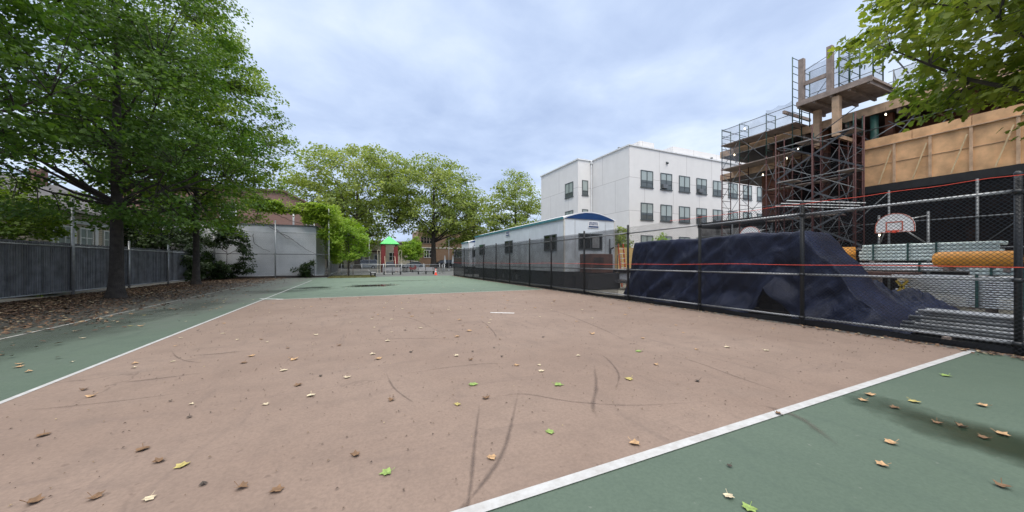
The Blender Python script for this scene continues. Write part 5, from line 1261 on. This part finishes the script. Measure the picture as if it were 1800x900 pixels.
def tree(name, label, cat, pos, H, tr, prof, ncl, per, lsize, mats, seed, group=None, lean=(0, 0), cl=(.8, .32), limbs=16, trunk_top=.8, shape='rhomb', flare=1.5, ell=1., zlimb=None, pick=None, void=(.45, -.14), clear=(0, 0), shell=.45, tiltu=.8):
    """prof: [(z, R)] crown envelope; ncl leaf sprays of `per` leaves, each spray on its own twig"""
    global rng
    rng = np.random.default_rng(seed); q = random.Random(seed)
    px, py, pz = pos; t = thing(name, label, cat, pos, group)
    zs = np.array([p[0] for p in prof]); rs = np.array([p[1] for p in prof])
    def axis(z): k = np.clip(z / H, 0, 1) ** 1.5; return np.stack([px + lean[0] * k, py + lean[1] * k, pz + z], -1)
    # sprays
    z = rng.uniform(zs[0], zs[-1], ncl * 6); r = np.interp(z, zs, rs); keep = rng.random(len(z)) < (r / rs.max()) ** 1.3; z = z[keep][:ncl]; r = np.interp(z, zs, rs)
    a = rng.uniform(0, 2 * np.pi, len(z))
    wob = np.array([1 + .34 * mn.noise((math.cos(b) * 1.6 + seed, math.sin(b) * 1.6, zz * .42)) + .2 * mn.noise((math.cos(b) * 4, math.sin(b) * 4 + seed, zz * 1.1)) for b, zz in zip(a, z)])
    rad = r * wob * rng.uniform(0, 1, len(z)) ** shell
    out = np.stack([np.cos(a), np.sin(a) * ell, np.zeros(len(z))], 1)
    Cc = axis(z) + out * rad[:, None]; out = out / np.linalg.norm(out, axis=1)[:, None]
    vd = np.array([mn.noise((c[0] * void[0] + seed, c[1] * void[0], c[2] * void[0] * 1.5)) for c in Cc]); kk = vd > void[1]; Cc, out, rad, z = Cc[kk], out[kk], rad[kk], z[kk]
    lowk = (z < zs[0] + clear[0]) & (rng.random(len(z)) < clear[1]); Cc, out, rad, z = Cc[~lowk], out[~lowk], rad[~lowk], z[~lowk]
    if pick is not None: kk = pick(Cc); Cc, out, rad, z = Cc[kk], out[kk], rad[kk], z[kk]
    # leaves, drawn towards the outer end of each spray
    m_ = len(Cc); idx = np.repeat(np.arange(m_), per)
    loc = sph(len(idx)) * (rng.random(len(idx)) ** .45)[:, None]
    sc = rng.uniform(.65, 1.25, m_)[idx][:, None]
    T = np.stack([-out[idx, 1], out[idx, 0], 0 * idx], 1)
    L_ = Cc[idx] + sc * (out[idx] * (loc[:, :1] * cl[0] * 1.15) + T * (loc[:, 1:2] * cl[0]) + np.array([0, 0, 1.]) * (loc[:, 2:3] * cl[1] - .18 * cl[0] * loc[:, :1] ** 2))
    # trunk and limbs
    b = MB(); n = 12; zt = H * trunk_top; pts = []; rr = []
    for i in range(n + 1):
        k = i / n; p = axis(np.array(zt * k)); wv = .12 * tr * math.sin(k * 9 + seed)
        pts.append((p[0] + wv, p[1] + wv * .6, p[2] - .05)); rr.append(tr * ((1 - k) ** .75 * .92 + .06) * (1 + (flare - 1) * math.exp(-zt * k * 2.6 / max(tr * 2, .3))))
    nn = 14; V = []; Fs = []
    zk = [0, .03, .07, .13, .22] + [.22 + .78 * i / 10 for i in range(1, 11)]
    for k in zk:
        p = axis(np.array(zt * k)); rad_ = tr * ((1 - k) ** .75 * .92 + .06)
        fl = (flare - 1) * math.exp(-zt * k / (tr * 1.6))
        for i in range(nn):
            aa = 2 * math.pi * i / nn; rr_ = rad_ * (1 + fl * (1 + .5 * math.sin(aa * 5 + seed)) + .08 * mn.noise((math.cos(aa) * 2, math.sin(aa) * 2, zt * k * 1.3 + seed)))
            V.append((p[0] + rr_ * math.cos(aa), p[1] + rr_ * math.sin(aa), p[2] - .03))
    for k in range(len(zk) - 1):
        for i in range(nn): Fs.append((k*nn+i, k*nn+(i+1) % nn, (k+1)*nn+(i+1) % nn, (k+1)*nn+i))
    b.add(V, Fs)
    nodes = []
    order = rng.permutation(m_)[:limbs * 3]; chosen = []
    for i in order:
        if len(chosen) >= limbs: break
        if rad[i] > .45 * np.interp(z[i], zs, rs): chosen.append(i)
    for i in chosen:
        e = Vector(Cc[i]); z0 = max(zs[0] * .75 if zlimb is None else zlimb, (e.z - pz) - rad[i] * q.uniform(.55, .95)); z0 = min(z0, zt * .97)
        k0 = z0 / zt; s = Vector(axis(np.array(z0))); r0 = max(.025, min(tr * .5, tr * ((1 - k0) ** .75 * .92 + .06) * .42))
        mid = s.lerp(e, .5) + Vector((0, 0, -.07 * rad[i] + .12)); pts = []; N_ = 6
        for j in range(N_ + 1):
            u = j / N_; p = s * (1-u)**2 + mid * 2*u*(1-u) + e * u*u
            if 0 < j < N_: p = p + Vector((q.uniform(-1, 1), q.uniform(-1, 1), q.uniform(-1, 1))) * .05 * max(.4, rad[i] * .5)
            pts.append(p)
        b.path(pts, [r0 * (1 - .82 * j / N_) for j in range(N_ + 1)], 6)
        nodes += [(p, r0 * (1 - .82 * j / N_)) for j, p in enumerate(pts) if j]
    for k in range(4, 13): p = axis(np.array(zt * k / 12)); 
    nodes += [(Vector(axis(np.array(zt * k / 14))), .03) for k in range(6, 15)]
    NP = np.array([tuple(p) for p, _ in nodes])
    for c in Cc:
        dd = np.linalg.norm(NP - c, axis=1) + np.where(NP[:, 2] > c[2] + .3, .8, 0); j = int(dd.argmin())
        p = Vector(NP[j]); e = Vector(c); r0 = min(.03, nodes[j][1] * .7 + .006)
        md = p.lerp(e, .5) + Vector((0, 0, .06 * dd[j])); b.path([p, md, e], [r0, r0 * .7, .006], 3)
    b.build('trunk', mats[0], t, True)
    leaves('crown', L_, out[idx], lsize * rng.uniform(.6, 1.25, len(L_)), mats[1], t, shape, tilt=tiltu)
    return t
maple = leaf_mat('maple_foliage', (.026, .078, .014), (.095, .185, .03), .4)
maple2 = leaf_mat('maple_foliage_light', (.04, .105, .016), (.19, .29, .045), .42)
plane = leaf_mat('plane_foliage', (.135, .205, .045), (.25, .32, .085), .4, .25)
planen = leaf_mat('near_plane_foliage', (.1, .19, .028), (.25, .31, .07), .48)
bright = leaf_mat('bright_foliage', (.12, .25, .024), (.24, .38, .045), .45)
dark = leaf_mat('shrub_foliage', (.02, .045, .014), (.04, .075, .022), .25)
GT = 'maples along the slatted fence'
x1, y1 = gnd(205, 525)
tree('maple_tree', 'maple with thick dark leaning-free trunk nearest along the slatted fence', 'tree', (x1, y1, 0), 17.5, .235, [(3.1, 3.0), (4.4, 4.5), (7, 5.0), (10, 4.7), (14, 3.6), (17.3, .8)], 1050, 70, .155, (m['bark'], maple), 21, GT, limbs=36, clear=(2.6, .6), zlimb=3.9)
bpy.data.objects['maple_tree']['label'] = 'maple with the thicker dark trunk and flared base by the fence'
x2, y2 = gnd(345, 501)
tree('maple_tree', 'maple with slimmer trunk farther along the fence near the grey wall', 'tree', (x2, y2, 0), 22.5, .205, [(3.6, 2.5), (5.2, 4.8), (7.5, 5.6), (12, 4.9), (16, 3.6), (20, 2.0), (22.3, .5)], 1400, 66, .185, (m['bark'], maple2), 34, GT, limbs=40, clear=(2.2, .4), zlimb=3.9)
tree('maple_tree', 'maple whose trunk is out of sight, low boughs reaching in over the fence', 'tree', (-11.2, 12.2, 0), 16, .3, [(3.9, 2.6), (5.2, 4.6), (8, 5.3), (12, 4.4), (15.8, .8)], 850, 64, .15, (m['bark'], maple), 47, GT, limbs=30, clear=(1.5, .3))
# London planes along the street
GP = 'tall plane trees along the street'
tree('plane_tree', 'broad plane tree rising behind the vine and the play tower', 'tree', (ony(628, 69), 68.2, .12), 23.0, .5, [(6.5, 5), (9, 9.5), (14, 12), (18, 10.8), (21, 7), (22.8, 2.5)], 700, 52, .42, (m['bark_pale'], plane), 61, GP, cl=(1.7, .85), limbs=30, trunk_top=.7)
tree('plane_tree', 'plane tree with a forked dark trunk beside the brick house', 'tree', (ony(762, 67), 67, .12), 22.5, .55, [(7, 5.5), (9, 9.2), (13, 9.8), (18, 8), (21, 4.8), (22.3, 1.5)], 560, 52, .4, (m['bark'], plane), 72, GP, cl=(1.6, .8), limbs=26, trunk_top=.72)
tree('plane_tree', 'plane tree partly hidden by the site trailer and the white building', 'tree', (ony(906, 68), 68, .12), 21.6, .45, [(6, 4.5), (9, 6.4), (14, 6.6), (18, 4.8), (21.4, 1)], 320, 50, .42, (m['bark_pale'], plane), 83, GP, cl=(1.5, .8), limbs=20, trunk_top=.75)
tree('plane_tree', 'lower plane tree filling the gap behind the far trailer', 'tree', (ony(832, 72), 72, .36), 17.5, .4, [(2.4, 5), (6, 7.2), (11, 6.8), (15, 4.5), (17.4, 1)], 300, 50, .42, (m['bark_pale'], plane), 95, GP, cl=(1.5, .8), limbs=18, trunk_top=.75)
tree('plane_tree', 'far dark tree behind the sapling stake between the plane trees', 'tree', (ony(600, 80), 80.5, .12), 17, .4, [(3, 6), (7, 8), (12, 7), (16.5, 2)], 260, 50, .5, (m['bark_pale'], plane), 97, GP, cl=(1.6, .9), limbs=14, trunk_top=.75)
# young trees
xs, ys_ = gnd(613, 486)
sap = tree('young_tree', 'bright young tree with staked trunk at the corner of the vine fence', 'tree', (xs, ys_ + .4, 0), 6.6, .075, [(1.9, 1.3), (2.8, 2.2), (4.2, 2.1), (5.6, 1.3), (6.5, .4)], 300, 42, .17, (m['bark'], bright), 104, cl=(.55, .3), limbs=16, flare=1.2)
for k, (dx, dy) in enumerate(((-.12, -.15), (.42, .1))): MB().tube((xs + dx, ys_ + .4 + dy, 0), (xs + dx, ys_ + .4 + dy, 2.1), .035, .03, 8).build('stake', m['timber_grey'], sap)
tree('young_tree', 'bright round young tree between the play tower and the brick house', 'tree', (ony(722, 56.5), 56.5, 0), 6.0, .09, [(2.0, 1.2), (2.9, 2.1), (4.2, 1.9), (5.4, 1.0), (5.9, .3)], 260, 40, .2, (m['bark'], bright), 118, cl=(.55, .3), limbs=14, flare=1.2)
tree('young_tree', 'small green tree by the white building above the tarpaulin', 'tree', (23.8, 22, 0), 4.4, .06, [(1.6, .6), (2.4, 1.2), (3.4, 1.0), (4.3, .3)], 90, 36, .17, (m['bark'], bright), 131, cl=(.45, .28), limbs=8, flare=1.1)
tree('young_tree', 'thin green tree rising behind the yellow hoarding', 'tree', (18.3, 20.4, 0), 4.3, .05, [(2.2, .4), (3.0, .75), (3.7, .6), (4.25, .2)], 55, 34, .15, (m['bark'], plane), 139, cl=(.35, .28), limbs=7, flare=1.1)
# overhanging plane branches near the construction facade
tree('plane_tree', 'near plane tree overhanging the black fence from outside the frame', 'tree', (15.6, .4, 0), 12.6, .33, [(5.1, 2.2), (6.2, 4.0), (7.4, 5.3), (9.5, 5.7), (11, 4.8), (12.6, 2)], 900, 62, .165, (m['bark_pale'], planen), 152, cl=(.7, .34), limbs=40, trunk_top=.75, shape='lobed', pick=lambda C: np.hypot(C[:, 0] - 15.6, C[:, 1] - .4) < 5.5)
# shrubs and vines
def bush(name, label, cat, c, r, ncl, per, ls, mat, seed):
    return tree(name, label, cat, (c[0], c[1], 0), r[2], .035, [(.15, r[0] * .75), (r[2] * .4, r[0]), (r[2] * .8, r[0] * .7), (r[2], .15)], ncl, per, ls, (m['bark'], mat), seed, cl=(.35, .25), limbs=9, ell=r[1] / r[0], flare=1., zlimb=.08, shell=.6)
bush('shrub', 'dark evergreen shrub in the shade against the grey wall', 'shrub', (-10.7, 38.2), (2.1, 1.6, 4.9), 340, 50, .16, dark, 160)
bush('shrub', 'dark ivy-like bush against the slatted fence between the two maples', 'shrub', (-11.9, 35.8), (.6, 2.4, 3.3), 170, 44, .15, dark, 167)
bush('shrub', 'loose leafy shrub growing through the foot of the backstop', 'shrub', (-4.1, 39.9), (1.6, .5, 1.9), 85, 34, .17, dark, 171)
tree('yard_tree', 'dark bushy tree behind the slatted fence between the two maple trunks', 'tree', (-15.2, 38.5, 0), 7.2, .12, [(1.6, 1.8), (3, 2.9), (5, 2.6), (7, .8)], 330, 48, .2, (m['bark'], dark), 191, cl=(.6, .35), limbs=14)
bush('shrub', 'mixed bright shrub behind the slatted fence under the low boughs', 'shrub', (-14.2, 23.4), (1.3, 2.4, 5.3), 260, 44, .16, maple2, 177)
def vine(name, label, boxes, per, ls, mat, seed):
    global rng
    rng = np.random.default_rng(seed); t = thing(name, label, 'vine', (RX, BY, 0)); C, O = [], []
    b = MB(); q = random.Random(seed)
    for (x0, y0, z0, x1, y1, z1, n) in boxes:
        p = np.column_stack([rng.uniform(x0, x1, n), rng.uniform(y0, y1, n), rng.uniform(z0, z1, n)])
        w = np.array([mn.noise((a * .7, c * .7, d * .9 + seed)) for a, c, d in p]); p = p[w > -.42]
        o = np.column_stack([np.sign(p[:, 0] - (x0 + x1) / 2) * .7 + rng.normal(0, .3, len(p)), -np.abs(rng.normal(.3, .3, len(p))), rng.uniform(-.2, .5, len(p))]); o /= np.linalg.norm(o, axis=1)[:, None]
        idx = np.repeat(np.arange(len(p)), per); l = sph(len(idx)) * (rng.random(len(idx)) ** .5)[:, None]
        C.append(p[idx] + l * [.38, .38, .34]); O.append(o[idx])
        for c in p[:: 5]:
            s = Vector(c); e = Vector((x0 + (x1 - x0) * q.random(), y0 + (y1 - y0) * q.random(), z0)); b.path([s, s.lerp(e, .5) + Vector((q.uniform(-.2, .2),) * 3), e], [.008, .012, .016], 3)
    C, O = np.concatenate(C), np.concatenate(O)
    for pts in ([(RX - .1, BY - .05, .1), (RX - .25, BY - .12, 2.2), (RX - .1, BY - .08, 4.6), (RX - .5, BY, 6.6)], [(-7.6, BY + .25, 6.4), (-6.2, BY + .2, 5.7), (-4.6, BY + .22, 5.3), (RX - .2, BY + .1, 4.6)], [(-8.0, BY + .3, 5.0), (-6.4, BY + .25, 4.1), (-4.9, BY + .25, 2.9), (-3.1, BY + .2, 1.9)], [(-9.3, BY + .3, 4.3), (-9.2, BY + .3, 3.4), (-8.6, BY + .28, 2.9), (-7.9, BY + .3, 2.6)], [(-9, BY + .2, 7.2), (-7.5, BY + .2, 6.9), (-5, BY + .1, 6.6), (RX, BY + .2, 6.9)], [(-7.8, BY + .25, 5.2), (-6.8, BY + .25, 4.2), (-6.4, BY + .25, 3.9), (-5.9, BY + .25, 3.8)]):
        P_ = [Vector(p) for p in pts]; fine = []
        for i in range(len(P_) - 1):
            for j in range(6): fine.append(P_[i].lerp(P_[i+1], j / 6) + Vector((q.uniform(-.04, .04), q.uniform(-.03, .03), q.uniform(-.05, .05))))
        b.path(fine + [P_[-1]], [.028 - .016 * i / len(fine) for i in range(len(fine) + 1)], 5)
    b.build('stems', m['bark'], t, True); leaves('foliage', C, O, ls * rng.uniform(.6, 1.3, len(C)), mat, t)
vinem = leaf_mat('vine_foliage', (.13, .25, .03), (.28, .4, .06), .45)
vine('climbing_vine', 'bright green vine smothering the tall path fence beside the grey wall',
     [(-9.6, BY - .2, 6.55, -3.4, BY + .7, 7.5, 260), (-5.0, BY - .1, 5.6, -2.6, BY + .6, 7.4, 170), (-3.6, BY, 4.0, -2.8, BY + .6, 6.2, 80), (-3.2, BY + .6, 3.2, -2.1, 56, 7.6, 800), (-2.9, BY + .8, 1.6, -2.2, 54, 3.3, 200)], 34, .19, vinem, 201)

# ================================================================== SKY, LIGHT, CAMERA
W = bpy.data.worlds.new('World'); SC.world = W; W.use_nodes = True
nt = W.node_tree; N = nt.nodes; N.clear(); LK = nt.links.new
SUN_EL, SUN_AZ = R(52), R(200)          # azimuth measured from +y towards +x
sky = N.new('ShaderNodeTexSky'); sky.sky_type = 'NISHITA'; sky.sun_disc = False; sky.sun_elevation = SUN_EL; sky.sun_rotation = SUN_AZ; sky.air_density = 1.2; sky.dust_density = 1.5
tc = N.new('ShaderNodeTexCoord'); sep = N.new('ShaderNodeSeparateXYZ'); LK(tc.outputs['Generated'], sep.inputs[0])
def mth(op, a, b=0., c=None, cl=False):
    n = N.new('ShaderNodeMath'); n.operation = op; n.use_clamp = cl
    for i, v in enumerate((a, b) if c is None else (a, b, c)):
        if isinstance(v, bpy.types.NodeSocket): LK(v, n.inputs[i])
        else: n.inputs[i].default_value = v
    return n.outputs[0]
zz = mth('MAXIMUM', sep.outputs['Z'], .0); dn_ = mth('ADD', zz, .16)
cmb = N.new('ShaderNodeCombineXYZ'); LK(mth('DIVIDE', sep.outputs['X'], dn_), cmb.inputs[0]); LK(mth('DIVIDE', sep.outputs['Y'], dn_), cmb.inputs[1])
def nz(scale, det, rough=.55, dist=0., off=0.):
    mp = N.new('ShaderNodeMapping'); mp.inputs['Location'].default_value = (off, off * .7, off); LK(cmb.outputs[0], mp.inputs['Vector'])
    n = N.new('ShaderNodeTexNoise'); LK(mp.outputs[0], n.inputs['Vector']); n.inputs['Scale'].default_value = scale; n.inputs['Detail'].default_value = det; n.inputs['Roughness'].default_value = rough; n.inputs['Distortion'].default_value = dist; return n.outputs['Fac']
def rmp(f, stops):
    r = N.new('ShaderNodeValToRGB'); LK(f, r.inputs[0]); e = r.color_ramp.elements
    while len(e) < len(stops): e.new(.5)
    for el, (p, c) in zip(e, stops): el.position = p; el.color = (*c, 1)
    return r.outputs[0]
big = nz(.7, 6, .55, .2, 3.1); det = nz(2.6, 8, .55, .25, 7.7)
f = mth('ADD', mth('MULTIPLY', big, .62), mth('MULTIPLY', det, .38))
cl = rmp(f, [(.36, (.44, .55, .79)), (.45, (.53, .645, .88)), (.53, (.625, .74, .95)), (.62, (.75, .85, 1.0))])
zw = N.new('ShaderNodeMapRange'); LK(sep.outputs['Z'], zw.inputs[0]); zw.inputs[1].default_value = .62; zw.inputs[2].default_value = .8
wm = N.new('ShaderNodeMix'); wm.data_type = 'RGBA'; LK(zw.outputs[0], wm.inputs[0]); LK(cl, wm.inputs[6]); wm.inputs[7].default_value = (.95, .93, .9, 1); cl = wm.outputs[2]   # overhead sky whitened, above the view, to take blue out of the scene light
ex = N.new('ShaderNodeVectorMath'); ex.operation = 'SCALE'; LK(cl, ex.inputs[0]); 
gain = N.new('ShaderNodeMapRange'); LK(sep.outputs['Z'], gain.inputs[0]); gain.inputs[1].default_value = .63; gain.inputs[2].default_value = .92; gain.inputs[3].default_value = 10.; gain.inputs[4].default_value = 34.  # overhead sky brightened, above the view, to lift the scene light
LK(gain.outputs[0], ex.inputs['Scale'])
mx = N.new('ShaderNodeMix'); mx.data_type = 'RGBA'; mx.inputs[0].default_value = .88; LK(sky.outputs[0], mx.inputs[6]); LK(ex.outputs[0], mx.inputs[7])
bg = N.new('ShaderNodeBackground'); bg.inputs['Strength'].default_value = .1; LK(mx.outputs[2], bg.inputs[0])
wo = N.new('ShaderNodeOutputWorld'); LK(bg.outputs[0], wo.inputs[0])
ld = bpy.data.lights.new('sun', 'SUN'); ld.energy = 1.5; ld.angle = R(25); ld.color = (1, .95, .88)
lo_ = bpy.data.objects.new('sun', ld); COL.objects.link(lo_)
dvec = Vector((math.sin(SUN_AZ) * math.cos(SUN_EL), math.cos(SUN_AZ) * math.cos(SUN_EL), math.sin(SUN_EL)))
lo_.rotation_euler = (-dvec).to_track_quat('-Z', 'Y').to_euler(); lo_.location = dvec * 60
cd = bpy.data.cameras.new('camera'); cam = bpy.data.objects.new('camera', cd); COL.objects.link(cam)
cam.location = (0, 0, EYE); cam.rotation_euler = (R(90), 0, -math.atan(.45)); cd.sensor_width = 36; cd.lens = 36 * F / 1800
cd.shift_y = (HZ - 450) / 1800; cd.clip_start = .05; cd.clip_end = 3000
SC.camera = cam
vs = SC.view_settings; vs.view_transform = 'Standard'; vs.look = 'None'; vs.exposure = .25; vs.gamma = 1; vs.use_curve_mapping = False
SC.cycles.max_bounces = 6; SC.cycles.diffuse_bounces = 3; SC.cycles.glossy_bounces = 2; SC.cycles.transparent_max_bounces = 24; SC.cycles.transmission_bounces = 3
SC.cycles.use_adaptive_sampling = True
